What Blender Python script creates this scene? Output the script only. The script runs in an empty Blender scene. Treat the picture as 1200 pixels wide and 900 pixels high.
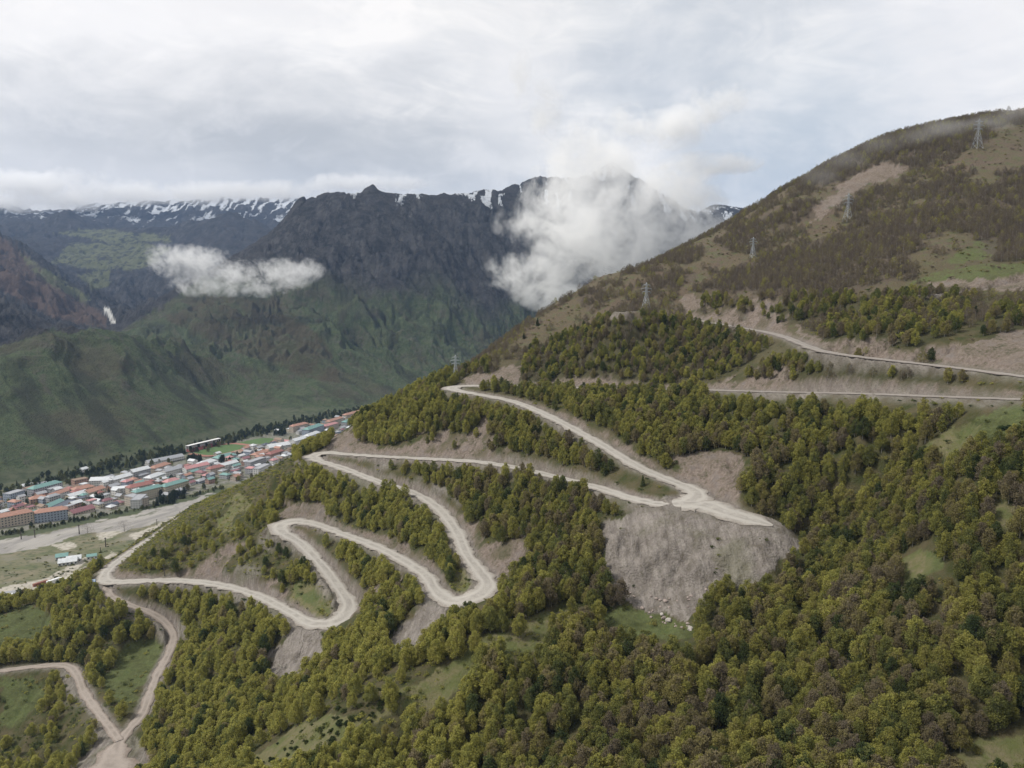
import bpy, math, random
import numpy as np
R = math.radians
random.seed(7)
rng = np.random.default_rng(11)
scene = bpy.context.scene
COL = scene.collection

# ------------------------------------------------------------------ camera model
FPX, PITCH = 857.0, math.atan(110 / 857.0)      # focal length for a 1200 px wide frame, downward tilt
CP, SP = math.cos(PITCH), math.sin(PITCH)

def ray(px, py):
    u = (np.asarray(px, float) - 600) / FPX
    v = (450 - np.asarray(py, float)) / FPX
    return u, CP + v * SP, -SP + v * CP

def at(px, py, Y):                               # the point seen at a picture position, Y metres ahead
    a, b, c = ray(px, py)
    t = Y / b
    return np.array([a * t, Y, c * t])

def at_z(px, py, z):                             # ... at height z
    a, b, c = ray(px, py)
    t = z / c
    return np.array([a * t, b * t, z])

def project(x, y, z):
    d = y * CP - z * SP
    up = y * SP + z * CP
    d = np.where(np.abs(d) < 1e-3, 1e-3, d)
    return 600 + FPX * x / d, 450 - FPX * up / d

# ------------------------------------------------------------------ noise
_perm = np.random.default_rng(5).permutation(1024)
_perm = np.concatenate([_perm, _perm, _perm])
_ang = np.random.default_rng(6).uniform(0, 2 * np.pi, 1024)
_gx, _gy = np.cos(_ang), np.sin(_ang)

def perlin(x, y):
    xi = np.floor(x).astype(np.int64); yi = np.floor(y).astype(np.int64)
    fx = x - xi; fy = y - yi
    xi &= 1023; yi &= 1023
    def g(ix, iy, dx, dy):
        h = _perm[_perm[ix & 1023] + (iy & 1023)]
        return _gx[h] * dx + _gy[h] * dy
    u = fx * fx * fx * (fx * (fx * 6 - 15) + 10)
    v = fy * fy * fy * (fy * (fy * 6 - 15) + 10)
    a = g(xi, yi, fx, fy); b = g(xi + 1, yi, fx - 1, fy)
    c = g(xi, yi + 1, fx, fy - 1); d = g(xi + 1, yi + 1, fx - 1, fy - 1)
    return 1.5 * ((a * (1 - u) + b * u) * (1 - v) + (c * (1 - u) + d * u) * v)

def fbm(x, y, octaves=4, gain=.5, lac=2.03):
    s = np.zeros_like(x, dtype=float); a = 1.0; f = 1.0
    for i in range(octaves):
        s += a * perlin(x * f + 17.3 * i, y * f - 9.1 * i)
        a *= gain; f *= lac
    return s

def ridged(x, y, octaves=4, gain=.5):
    s = np.zeros_like(x, dtype=float); a = 1.0; f = 1.0
    for i in range(octaves):
        s += a * (.42 - 1.6 * np.abs(perlin(x * f + 31.7 * i, y * f + 4.7 * i)))
        a *= gain; f *= 2.07
    return s

def sstep(a, b, x):
    t = np.clip((x - a) / (b - a), 0, 1)
    return t * t * (3 - 2 * t)

def in_poly(px, py, poly):
    inside = np.zeros(px.shape, bool)
    n = len(poly)
    for i in range(n):
        x1, y1 = poly[i]; x2, y2 = poly[(i + 1) % n]
        if y1 == y2: continue
        c = ((y1 > py) != (y2 > py)) & (px < (x2 - x1) * (py - y1) / (y2 - y1) + x1)
        inside ^= c
    return inside

# ------------------------------------------------------------------ the roads: picture position + height above the drone
MAIN = [(262,578,-262),(240,590,-236),(215,605,-205),(185,626,-188),(155,646,-177.5),(133,662,-171),(123,673,-168),(124,681,-166.8),(138,682,-166),(160,681,-165.2),(200,680,-164),
 (250,684,-161.5),(300,697,-157),(340,717,-152.5),(370,731,-149.6),(395,728,-148.6),(409,711,-147.3),(398,690,-145),(375,660,-141),
 (350,635,-137),(330,623,-134.4),(328,616,-133.6),(342,611,-133),(365,613,-132.2),(400,625,-130.5),(440,640,-128),(470,655,-126),(500,675,-123.8),
 (512,693,-122.5),(530,704,-121.5),(555,700,-120),(572,687,-119),(562,670,-117.8),(547,650,-116.2),(536,625,-114.5),(515,597,-112.7),
 (490,580,-111.8),(440,563,-110.8),(400,548,-110),(372,539,-109.3),(366,534.5,-108.8),(378,531,-107.8),(410,532.5,-105),(450,535,-101),(500,537.5,-97),
 (560,541,-93.5),(600,547,-91.8),(640,556,-89.8),(700,571,-87.6),(745,585,-85.8),(780,591,-84.6),(806,588,-83.8),(818,580,-83),(808,572,-82.4),(785,563,-81.2),(750,548,-79),
 (700,518,-74),(640,486,-68.6),(600,470,-66.3),(560,462,-65.3),(535,457.5,-65),(529,454.5,-64.5),(540,452.5,-63.9),(570,452,-62.6),(620,452,-60.3),
 (700,455,-57),(760,456,-54.7),(830,457,-51.7),(900,459,-48),(1000,461,-43.5),(1100,464.5,-40.3),(1200,468,-37),(1290,471,-34),(1420,477,-30.5)]
UPPER = [(1420,466,-31.8),(1290,451,-31.4),(1200,441,-30.8),(1130,432,-30.3),(1060,424,-29.6),(1000,417,-28.8),(965,411.5,-28.2),(940,403,-27.3),(920,395,-26),
 (897,389,-24.5),(850,381,-22),(800,372,-18.5),(757,366.5,-15.5),(728,365,-13.5)]
TRACK = [(124,683,-167),(130,698,-169.5),(150,708,-172),(178,718,-175.5),(195,730,-179.3),(203,745,-182),(198,765,-184.5),(186,787,-186),(176,812,-186.6),(166,838,-187),(150,856,-187.2),(134,880,-187.6),(126,915,-188)]
TRACK2 = [(140,868,-187.2),(127,850,-187.2),(112,830,-187.5),(97,808,-188),(91,792,-188),(78,780,-188.5),(40,781,-189),(0,786,-190),(-60,790,-190),(-200,800,-191)]
APRON = [(798,590,-83.85),(826,591,-83.45),(850,600,-83.9),(878,608,-84.4),(906,616,-84.9)]
BENCH = [(1420,334,3.9),(1290,338,3.5),(1200,341,1.2),(1150,343,-.4),(1105,345,-1.6),(1075,348,-2.4)]

def smooth_path(pts, step=1.6):
    """Catmull-Rom through picture points lifted to their heights, resampled evenly."""
    P = np.array([at_z(*p) if abs(p[2]) > 4 else at(p[0], p[1], 375 + (p[0] - 1150) * -.02) for p in pts])
    for k, p in enumerate(pts):
        if abs(p[2]) <= 4: P[k, 2] = p[2]
    Q = np.vstack([2 * P[0] - P[1], P, 2 * P[-1] - P[-2]])
    out = []
    for i in range(1, len(Q) - 2):
        p0, p1, p2, p3 = Q[i - 1], Q[i], Q[i + 1], Q[i + 2]
        # centripetal parametrisation keeps hairpins free of loops
        t0 = 0; t1 = t0 + np.linalg.norm(p1 - p0) ** .5; t2 = t1 + np.linalg.norm(p2 - p1) ** .5; t3 = t2 + np.linalg.norm(p3 - p2) ** .5
        n = max(3, int(np.linalg.norm(p2 - p1) / .8))
        for t in np.linspace(t1, t2, n, endpoint=False):
            A1 = (t1 - t) / (t1 - t0) * p0 + (t - t0) / (t1 - t0) * p1
            A2 = (t2 - t) / (t2 - t1) * p1 + (t - t1) / (t2 - t1) * p2
            A3 = (t3 - t) / (t3 - t2) * p2 + (t - t2) / (t3 - t2) * p3
            B1 = (t2 - t) / (t2 - t0) * A1 + (t - t0) / (t2 - t0) * A2
            B2 = (t3 - t) / (t3 - t1) * A2 + (t - t1) / (t3 - t1) * A3
            out.append((t2 - t) / (t2 - t1) * B1 + (t - t1) / (t2 - t1) * B2)
    out.append(P[-1])
    out = np.array(out)
    L = np.concatenate([[0], np.cumsum(np.linalg.norm(np.diff(out, axis=0), axis=1))])
    n = max(2, int(L[-1] / step))
    s = np.linspace(0, L[-1], n)
    out = np.stack([np.interp(s, L, out[:, k]) for k in range(3)], 1)
    for k in range(3):                                  # ease kinks
        for _ in range(2):
            out[1:-1, k] = (out[:-2, k] + 2 * out[1:-1, k] + out[2:, k]) / 4
    return out

def path_width(P, w, bend=0.0):
    d = np.gradient(P[:, :2], axis=0)
    a = np.unwrap(np.arctan2(d[:, 1], d[:, 0]))
    k = np.abs(np.gradient(a)) / np.maximum(np.linalg.norm(d, axis=1), 1e-6)
    k = np.convolve(k, np.ones(15) / 15, mode='same')
    return w + bend * np.clip(k * 12, 0, 1)

ROADS = {}
for nm, pts, w, b in (('MAIN', MAIN, 7.4, 4.2), ('UPPER', UPPER, 6.5, 1), ('TRACK', TRACK, 4.6, 1.2), ('TRACK2', TRACK2, 4.2, .8), ('APRON', APRON, 19, 0), ('BENCH', BENCH, 3.5, 0)):
    P = smooth_path(pts)
    ROADS[nm] = (P, path_width(P, w, b) / 2)
# the foot of the main road runs out on the valley floor; the lower track opens into a yard at its end
P, hw = ROADS['APRON']; s = np.linspace(0, 1, len(P)); ROADS['APRON'] = (P, hw * np.sqrt(np.clip(1 - s ** 5, .01, 1)) * (1.05 - .35 * s + .12 * np.sin(s * 9)))
P, hw = ROADS['TRACK']; s = np.linspace(0, 1, len(P)); ROADS['TRACK'] = (P, hw + 7.5 * sstep(.84, .97, s))

# ------------------------------------------------------------------ natural shape of the near slope: radial basis surface
NEAR = [ # picture x, y, metres ahead
 (600,900,184),(480,900,195),(850,890,163),(1150,890,150),(1300,900,140),(300,900,218),(130,905,283),(0,890,298),(-150,900,290),
 (400,850,206),(480,800,216),(560,760,224),(660,712,243),(330,890,212),
 (250,850,268),(320,780,306),(430,765,262),(480,742,264),(500,722,272),(213,865,276),(380,790,268),(250,780,318),
 (300,740,340),(230,720,375),(60,830,330),(120,770,372),(60,740,410),(0,720,428),(-120,740,420),(60,695,452),(100,690,440),(-100,705,440),
 (780,722,234),(720,700,246),(780,742,229),(880,690,236),(940,630,262),(960,690,232),(1000,600,262),
 (700,800,205),(850,790,196),(1000,790,183),(1150,790,168),(1300,800,160),(850,740,213),(1000,700,212),(1150,700,184),(1300,700,176),(1150,600,205),
 (1150,540,225),(1000,540,268),(900,520,310),(870,550,288),(1300,560,200),
 (650,640,285),(650,600,318),(600,630,303),(580,570,370),(660,670,265),(450,600,392),(400,590,425),(340,580,444),(440,700,303),
 (270,640,405),(220,655,420),(300,655,395),(270,582,474),(200,620,468),(150,655,446),(320,560,470),
 (440,486,506),(480,500,485),(500,456,512),(534,446,508),(450,510,482),(600,390,566),(650,355,592),(700,327,612),(600,425,500),(660,400,520),(700,365,540),(640,440,470),
 (760,309,632),(860,262,662),(900,237,677),(960,201,692),(1040,160,708),(1150,137,722),(1200,128,732),(1330,90,745),
 (757,362,495),(882,303,562),(993,259,572),(1145,174,612),(1160,318,392),(1145,350,362),(1000,330,452),(1100,250,500),(1200,200,560),(1200,280,455),(1330,280,440),(1330,180,600),
 (880,345,480),(940,300,540),(820,330,540),(950,240,610),(1050,215,615),(900,360,450),(1060,380,345),(1000,380,395),(1050,300,445),
 (495,562,403),(450,550,432),(530,567,391),(900,475,335),(960,478,308),(1030,482,285),(850,473,352),(1100,490,262),(780,470,380)]
BEHIND = [ # picture x (azimuth), metres ahead, height: the far sides nobody sees from the drone
 (270,640,-236),(200,640,-245),(150,560,-240),(100,540,-240),(0,540,-245),(-150,540,-245),(330,640,-216),(370,640,-190),(440,640,-165),(500,640,-150),(-100,640,-262),
 (440,800,-260),(370,800,-270),(270,800,-285),(534,780,-190),(600,820,-160),(650,830,-110),(700,830,-60),(760,830,-20),(860,850,40),(900,860,60),(960,860,85),(1040,870,120),(1150,880,150),(1330,880,170),
 (534,1000,-290),(650,1050,-230),(760,1050,-150),(900,1080,-60),(1100,1100,20),(1330,1100,60),(300,1000,-310),(100,900,-310),(-100,900,-310)]
C = [at(*p) for p in NEAR]
VALLEY = [(-360,565,-268),(-420,640,-285),(-470,760,-305),(-520,900,-315),(-600,700,-300),(-700,900,-320),(-520,560,-270),(-620,500,-262),(-400,860,-315),(-340,720,-268),(-450,1050,-330),(-300,950,-320),(-380,520,-252),(-800,700,-310),(-800,500,-290),(-560,1100,-330)]
C += [np.array(p, float) for p in VALLEY]
for a, Y, z in BEHIND: C.append(np.array([(a - 600) / FPX * Y, Y, z]))
for nm, st in (('MAIN', 12), ('UPPER', 14), ('TRACK', 12), ('TRACK2', 12)):
    C += list(ROADS[nm][0][8::st])
C += [np.array([x, 60.0, z]) for x, z in ((-200, -150), (-60, -70), (60, -55), (200, -30))]
C = np.array(C)

def rbf_fit(C, kern, lam):
    n = len(C)
    d = np.hypot(C[:, None, 0] - C[None, :, 0], C[:, None, 1] - C[None, :, 1])
    A = kern(d) + lam * np.eye(n)
    Pm = np.stack([np.ones(n), C[:, 0], C[:, 1]], 1)
    M = np.block([[A, Pm], [Pm.T, np.zeros((3, 3))]])
    s = np.linalg.solve(M, np.concatenate([C[:, 2], np.zeros(3)]))
    return s[:n], s[n:]

def rbf_eval(x, y, C, wts, aff, kern):
    out = np.empty(x.size); X = x.ravel(); Y = y.ravel()
    for i in range(0, X.size, 40000):
        a = X[i:i + 40000]; b = Y[i:i + 40000]
        d = np.hypot(a[:, None] - C[None, :, 0], b[:, None] - C[None, :, 1])
        out[i:i + 40000] = kern(d) @ wts + aff[0] + aff[1] * a + aff[2] * b
    return out.reshape(x.shape)

k_near = lambda d: -d * np.sqrt(d)
W_near, A_near = rbf_fit(C, k_near, 6.0)
k_far = lambda d: -d

def valley_floor(x, y):
    z = -250 - 32 * np.clip((y - 595) / 350, 0, 1) - 8 * np.clip((y - 945) / 800, 0, 1)
    return z

# ------------------------------------------------------------------ the far mountains
def line(pts, step, lift=0):
    P = np.array([at(*p) for p in pts]); out = []
    for a, b in zip(P[:-1], P[1:]):
        n = max(1, int(np.hypot(*(b - a)[:2]) / step))
        for t in np.linspace(0, 1, n, endpoint=False): out.append(a + (b - a) * t)
    out.append(P[-1])
    return [p + np.array([0, 0, lift]) for p in out]

RIDGE_A = [(140,388,2350),(200,352,2560),(290,292,2850),(330,262,2960),(350,234,3010),(365,230,3010),(395,224,3020),(415,228,3030),(437,217,3040),(455,229,3060),(490,228,3100),(520,229,3150),
           (545,226,3200),(570,223,3260),(600,217,3330),(630,206,3420),(655,210,3500),(690,205,3600),(706,196,3680),(718,188,3700),(728,200,3730),(745,212,3760),(772,232,3850),(800,245,3950),(815,252,4000),(832,241,4300),(850,256,4500),(900,275,4700),(1000,300,5000)]
RIDGE_B = [(-160,425,1330),(-60,420,1420),(0,404,1480),(30,397,1520),(62,385,1560),(82,391,1600),(106,383,1660),(132,388,1740),(165,396,1820),(182,392,1880),(200,404,1860),(226,432,1800),(255,470,1760)]
RIDGE_H = [(-150,332,2350),(0,357,2250),(50,373,2200),(80,392,2100)]
RIDGE_M = [(150,385,2420),(200,360,2500),(262,352,2560),(300,384,2320),(345,425,2020),(395,462,1840),(430,486,1740)]
RIDGE_C = [(-250,180,4300),(-100,240,4000),(0,274,3800),(30,293,3600),(75,333,3250),(112,364,3000),(130,380,2850)]
RIDGE_S = [(-200,230,7600),(-60,225,7400),(0,238,7200),(40,252,7100),(75,254,7000),(105,240,7000),(150,238,7000),(200,236,7100),(250,234,7100),(300,230,7100),(345,234,7000),(420,235,6900),(520,240,6800)]
RIDGE_D = [(120,268,5600),(160,268,5500),(213,264,5400),(257,249,5300),(277,248,5250),(307,263,5100),(345,290,4900),(400,310,4700)]
RIDGE_E0 = [(0,262,5800),(45,262,5600),(78,246,5700),(90,262,5500)]
RIDGE_E = [(780,300,1500),(830,268,1500),(862,250,1480),(885,246,1460),(904,224,1450),(918,222,1440),(940,226,1440),(1000,226,1440),(1200,180,1450)]
F = []
for nm, st, lift in ((RIDGE_A, 90, 0), (RIDGE_B, 60, 0), (RIDGE_H, 80, 0), (RIDGE_M, 60, 12), (RIDGE_C, 120, 0), (RIDGE_S, 220, 0), (RIDGE_D, 160, 0), (RIDGE_E, 90, 0), (RIDGE_E0, 160, 0)):
    F += line(nm, st, lift)
RA = np.array(line(RIDGE_A, 40))
for q in line(RIDGE_A[4:], 130): F.append(q + np.array([-130, 330, -230]))
for q in line(RIDGE_D, 200): F.append(q + np.array([-60, 330, -60]))
for q in line(RIDGE_B[:10], 70): F.append(q + np.array([-70, 170, -75]))
for q in line(RIDGE_H, 90): F.append(q + np.array([-60, 200, -70]))
for q in line(RIDGE_C[:6], 200): F.append(q + np.array([-100, 420, -120]))
for x, y in ((-1500,450),(-1050,760),(-760,1040),(-560,1400),(-345,1765),(-120,2080),(150,2420),(500,2750),(1000,3000),(1700,3300)): F.append(np.array([x, y, float(valley_floor(x, y)) - 4]))
for x, y in ((-600,560),(-900,420),(-500,800),(-420,1100),(-300,1450),(-150,1700),(100,2000),(420,2300),(-700,800),(-540,1080),(900,2500),(-200,1150),(0,1400),(300,1700),(700,2000),(-200,900),(0,1000)): F.append(np.array([x, y, float(valley_floor(x, y)) - 25]))
F += [at(*p) for p in ((128,374,2960),(120,345,3400),(150,340,3700),(100,318,4300),(170,318,4300),(125,300,4700),(230,322,3900),(230,300,4500),(60,300,4600),(280,300,4300),(90,283,5200),(200,285,5000),(40,275,5300),(20,330,3000),(0,322,2900),(60,358,2800),(110,380,2650),(-150,310,2900),(205,415,1930),(262,460,1800),(300,480,1700))]
F += [np.array(p) for p in ((900., 1250., -60.), (600., 1250., -170.), (1300., 1250., 40.), (300., 1250., -280.), (2600., 2200., 500.), (1800., 1500., 300.), (3500., 5000., 200.), (0., 9500., 300.), (-6000., 9500., 300.), (5000., 9500., 200.), (-2500., 8600., 420.), (-5000., 8600., 420.), (-3500., 2000., 300.), (-5500., 4000., 700.))]
F = np.array(F)
W_far, A_far = rbf_fit(F, k_far, 0.0)

def far_height(x, y):
    z = rbf_eval(x, y, F, W_far, A_far, k_far)
    # distance from the main ridge and place along it: ribs and gullies run down its face
    dmin = np.full(x.shape, 1e9); sp = np.zeros(x.shape)
    s = np.concatenate([[0], np.cumsum(np.hypot(*np.diff(RA[:, :2], axis=0).T))])
    X = x.ravel(); Y = y.ravel(); D = np.empty(X.size); S = np.empty(X.size)
    for i in range(0, X.size, 60000):
        d = np.hypot(X[i:i + 60000, None] - RA[None, :, 0], Y[i:i + 60000, None] - RA[None, :, 1])
        j = d.argmin(1); D[i:i + 60000] = d[np.arange(len(j)), j]; S[i:i + 60000] = s[j]
    D = D.reshape(x.shape); S = S.reshape(x.shape)
    fl = valley_floor(x, y)
    above = sstep(0, 170, z - fl)
    wx = x + 60 * fbm(x / 260, y / 260, 3); wy = y + 60 * fbm(x / 260 + 40, y / 260, 3)
    # fall-line ribs: noise squeezed across the slope
    ux = (wx * .66 + wy * .75)                      # across the face of the main mountain
    uy = (-wx * .75 + wy * .66)
    near_a = np.exp(-(D / 1300) ** 2)
    rock = sstep(1500, 2100, y) * (1 - .8 * sstep(3800, 4800, y))
    rib = ridged(ux / 210 + .25 * fbm(uy / 300, ux / 300, 2), uy / 900, 4, .55)
    rib2 = ridged(ux / 62, uy / 240, 5, .6)
    soft = (1 - rock)
    crest = 1 - .85 * np.exp(-(D / 210) ** 2)
    z = z + above * rock * (46 * rib * crest + 26 * rib2 * crest + 10 * ridged(wx / 60, wy / 60, 4) * (.55 + .45 * crest))
    z = z + above * soft * (30 * ridged(ux / 190, uy / 900, 4) + 8 * fbm(wx / 60, wy / 60, 4))
    z = z + 11 * ridged(S / 85, S / 700 + D / 200, 4, .6) * np.exp(-(D / 120) ** 2)
    far = sstep(3600, 5200, y)
    z = z + far * 22 * ridged(wx / 330, wy / 330, 4)
    w = np.clip((z - fl) / 26, 0, 1)
    base = np.where(w < 1, fl + 26 * w * w * (2 - w), z)
    return base, D, rib, rib2

def near_natural(x, y):
    z = rbf_eval(x, y, C, W_near, A_near, k_near)
    return z

def road_clamp(x, y, z):
    """Cut and fill: the hillside is trimmed back above a road and banked up below it."""
    X = x.ravel(); Y = y.ravel()
    lo = np.full(X.size, -1e9); hi = np.full(X.size, 1e9)
    best = np.full(X.size, 1e9); bz = np.zeros(X.size); near_main = np.full(X.size, 1e9)
    wob = 1 + .35 * fbm(X / 11, Y / 11, 3)
    for nm, (P, hw) in ROADS.items():
        cut, fill = {'TRACK': (.8, .6), 'TRACK2': (.8, .6), 'APRON': (1.1, .62), 'UPPER': (.92, 1.25), 'BENCH': (1.2, .5)}.get(nm, (.92, .72))
        bb = 45
        sel = np.where((X > P[:, 0].min() - bb) & (X < P[:, 0].max() + bb) & (Y > P[:, 1].min() - bb) & (Y < P[:, 1].max() + bb))[0]
        Q = P; H = hw; T = np.gradient(P, axis=0); tl = np.hypot(T[:, 0], T[:, 1]); T = T / tl[:, None]
        for i in range(0, sel.size, 15000):
            s = sel[i:i + 15000]
            dx = X[s, None] - Q[None, :, 0]; dy = Y[s, None] - Q[None, :, 1]
            dd = np.hypot(dx, dy) - H[None, :]
            j = dd.argmin(1); r_ = np.arange(len(j)); d = dd[r_, j]
            along = np.clip(dx[r_, j] * T[j, 0] + dy[r_, j] * T[j, 1], -1.2, 1.2)
            zr = Q[j, 2] + along * T[j, 2]
            e = np.maximum(dd, 0)                          # every bend within reach counts, not only the nearest one
            free = 60 * sstep(24, 44, e)
            h1 = (Q[None, :, 2] + cut * np.maximum(e - .8, 0) * wob[s, None] + free).min(1)
            l1 = (Q[None, :, 2] - fill * np.maximum(e - 1.2, 0) * wob[s, None] - free).max(1)
            up = d < best[s]
            hi[s] = np.minimum(hi[s], h1); lo[s] = np.maximum(lo[s], l1)
            bz[s] = np.where(up, zr, bz[s]); best[s] = np.where(up, d, best[s])
    zz = z.ravel().copy()
    c = np.clip(zz, lo, hi)
    c = np.where(lo > hi, (lo + hi) / 2, c)
    t = sstep(0, 2.0, best)
    c = np.where(best < 2.0, (bz - .30) * (1 - t) + c * t, c)
    c = np.where(best < 0.1, bz - .30, c)
    cut_amt = np.maximum(zz - c, 0); fill_amt = np.maximum(c - zz, 0)
    return c.reshape(x.shape), cut_amt.reshape(x.shape), fill_amt.reshape(x.shape), best.reshape(x.shape)

def ground_height(x, y, full=False):
    x = np.asarray(x, float); y = np.asarray(y, float)
    n = near_natural(x, y)
    r, cut, fill, dist = road_clamp(x, y, n)
    r = r + (1.5 * fbm(x / 45, y / 45, 3) + .35 * fbm(x / 7, y / 7, 3)) * sstep(3, 34, dist)
    fl = valley_floor(x, y)
    k = 10.0                                          # smooth union with the flat valley floor
    h = np.clip(.5 + .5 * (r - fl) / k, 0, 1)
    z = fl * (1 - h) + r * h + k * h * (1 - h)
    z = np.where(dist < 1.0, np.maximum(r, fl + .02), z)
    if full: return z, cut, fill, dist, r - fl
    return z
# ------------------------------------------------------------------ node helpers
class NT:
    def __init__(self, tree):
        self.t = tree; self.t.nodes.clear()
    def n(self, typ, ins=None, **props):
        nd = self.t.nodes.new(typ)
        for k, v in props.items(): setattr(nd, k, v)
        if ins:
            for k, v in ins.items():
                s = nd.inputs[k]
                if isinstance(v, bpy.types.NodeSocket): self.t.links.new(v, s)
                else: s.default_value = v
        return nd
    def noise(self, vec, scale, detail=4, rough=.55, dist=0.0):
        return self.n('ShaderNodeTexNoise', {'Vector': vec, 'Scale': scale, 'Detail': detail, 'Roughness': rough, 'Distortion': dist}).outputs['Fac']
    def ramp(self, fac, *stops):
        nd = self.n('ShaderNodeValToRGB', {'Fac': fac}); e = nd.color_ramp.elements
        while len(e) < len(stops): e.new(.5)
        for s, (p, c) in zip(e, stops):
            s.position = p; s.color = (c, c, c, 1) if not isinstance(c, tuple) else (*c[:3], 1)
        return nd.outputs['Color']
    def mix(self, fac, a, b, mode='MIX'):
        nd = self.n('ShaderNodeMix', data_type='RGBA', blend_type=mode)
        for i, v in ((0, fac), (6, a), (7, b)):
            s = nd.inputs[i]
            if isinstance(v, bpy.types.NodeSocket): self.t.links.new(v, s)
            elif i == 0: s.default_value = v
            else: s.default_value = (*v[:3], 1)
        return nd.outputs[2]
    def m(self, op, a, b=0.0, c=0.0, clamp=False):
        nd = self.n('ShaderNodeMath', operation=op); nd.use_clamp = clamp
        for i, v in enumerate((a, b, c)):
            if isinstance(v, bpy.types.NodeSocket): self.t.links.new(v, nd.inputs[i])
            else: nd.inputs[i].default_value = v
        return nd.outputs[0]
    def attr(self, name, typ='GEOMETRY', out='Fac'):
        nd = self.n('ShaderNodeAttribute'); nd.attribute_type = typ; nd.attribute_name = name
        return nd.outputs[out]
    def rng(self, v, a, b, c=0.0, d=1.0):
        return self.n('ShaderNodeMapRange', {'Value': v, 'From Min': a, 'From Max': b, 'To Min': c, 'To Max': d}).outputs[0]

def mat(name, rough=.9):
    m = bpy.data.materials.new(name); m.use_nodes = True
    t = NT(m.node_tree)
    b = t.n('ShaderNodeBsdfPrincipled', {'Roughness': rough, 'Specular IOR Level': .2})
    o = t.n('ShaderNodeOutputMaterial', {'Surface': b.outputs[0]})
    return m, t, b

def plain(name, col, rough=.85, var=.18, scale=1.5, metallic=0.0):
    m, t, b = mat(name, rough)
    p = t.n('ShaderNodeTexCoord').outputs['Object']
    f = t.noise(p, scale, 4)
    c = t.mix(f, tuple(x * (1 - var * 1.6) for x in col), tuple(min(1, x * (1 + var * 1.6)) for x in col))
    t.t.links.new(c, b.inputs['Base Color']); b.inputs['Metallic'].default_value = metallic
    return m

def mesh_obj(name, verts, faces, material, parent=None, smooth=False, attrs=None):
    me = bpy.data.meshes.new(name)
    if isinstance(verts, np.ndarray) and isinstance(faces, np.ndarray):
        nv, nf, k = len(verts), len(faces), faces.shape[1]
        me.vertices.add(nv); me.vertices.foreach_set('co', verts.astype(np.float32).ravel())
        me.loops.add(nf * k); me.loops.foreach_set('vertex_index', faces.astype(np.int32).ravel())
        me.polygons.add(nf); me.polygons.foreach_set('loop_start', (np.arange(nf) * k).astype(np.int32))
        me.update(calc_edges=True); me.validate()
    else:
        me.from_pydata([tuple(v) for v in verts], [], [tuple(f) for f in faces])
    if smooth: me.polygons.foreach_set('use_smooth', np.ones(len(me.polygons), bool))
    for k, v in (attrs or {}).items():
        a = me.attributes.new(k, 'FLOAT', 'POINT'); a.data.foreach_set('value', np.asarray(v, np.float32).ravel())
    if material: 
        for mm in (material if isinstance(material, (list, tuple)) else [material]): me.materials.append(mm)
    o = bpy.data.objects.new(name, me); COL.objects.link(o)
    if parent: o.parent = parent
    return o

def tag(o, label=None, cat=None, group=None, kind=None):
    if label: o['label'] = label
    if cat: o['category'] = cat
    if group: o['group'] = group
    if kind: o['kind'] = kind
    return o

def grid_faces(nr, nc):
    i = np.arange(nr - 1)[:, None] * nc + np.arange(nc - 1)[None, :]
    return np.stack([i, i + 1, i + nc + 1, i + nc], -1).reshape(-1, 4)

QUICK = False
# ------------------------------------------------------------------ near hillside sheet
def fan(r0, r1, k, a0, a1, na):
    nr = int(math.log(r1 / r0) / k)
    rr = r0 * np.exp(np.linspace(0, math.log(r1 / r0), nr)); aa = np.radians(np.linspace(a0, a1, na))
    Rr, Aa = np.meshgrid(rr, aa, indexing='ij')
    return Rr * np.sin(Aa), Rr * np.cos(Aa)

gx, gy = fan(62, 1250, .0042, -50, 50, 900)
gz, cut, fill, rdist, over = ground_height(gx, gy, True)
ppx, ppy = project(gx, gy, gz)
slope_side = over > 4                              # on the hillside, not on the valley floor

SPOIL = [(716,640),(742,606),(790,600),(835,606),(900,620),(948,634),(905,672),(880,690),(845,692),(812,722),(770,718),(738,704),(712,684),(706,664)]
SPOILS = [SPOIL, [(456,745),(495,707),(528,714),(512,735),(486,764),(452,764)], [(312,765),(345,736),(378,742),(382,762),(350,790),(312,796)],
          [(75,905),(112,872),(140,862),(165,862),(178,905)], [(700,612),(748,600),(720,650),(706,660)]]
BARE = [[(1108,408),(1150,397),(1205,386),(1205,438),(1150,434),(1112,426)], [(790,536),(840,526),(868,532),(870,558),(848,586),(818,578),(800,560)],
        [(318,604),(345,590),(372,588),(385,604),(372,616),(340,612)], [(380,528),(395,506),(412,500),(420,520),(470,524),(600,545),(600,552),(420,537)],
        [(570,448),(590,425),(608,424),(612,440),(600,448)], [(545,440),(575,438),(575,450),(545,450)],
        [(950,250),(990,210),(1040,190),(1066,196),(1050,212),(1010,218),(975,245),(955,262)], [(800,349),(820,345),(822,362),(800,364)], [(930,378),(960,398),(985,405),(980,412),(945,404)],
        [(560,640),(575,655),(600,656),(606,664),(592,684),(570,672)], [(1085,331),(1120,328),(1205,325),(1205,338),(1150,340),(1090,338)]]
MEADOW = [[(690,722),(740,708),(808,726),(818,748),(780,752),(730,742)], [(118,798),(150,752),(192,748),(186,774),(160,822),(138,826)], [(-40,735),(40,708),(66,728),(40,752),(-40,762)],
          [(1066,332),(1100,318),(1205,304),(1205,326),(1120,328)], [(1120,505),(1150,488),(1205,475),(1205,500),(1150,520)], [(350,690),(378,692),(372,712),(352,704)], [(0,790),(40,788),(52,822),(20,850),(0,850)],
          [(1108,300),(1150,282),(1172,276),(1165,300),(1110,312)], [(1080,648),(1106,646),(1104,668),(1076,678)]]
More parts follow.
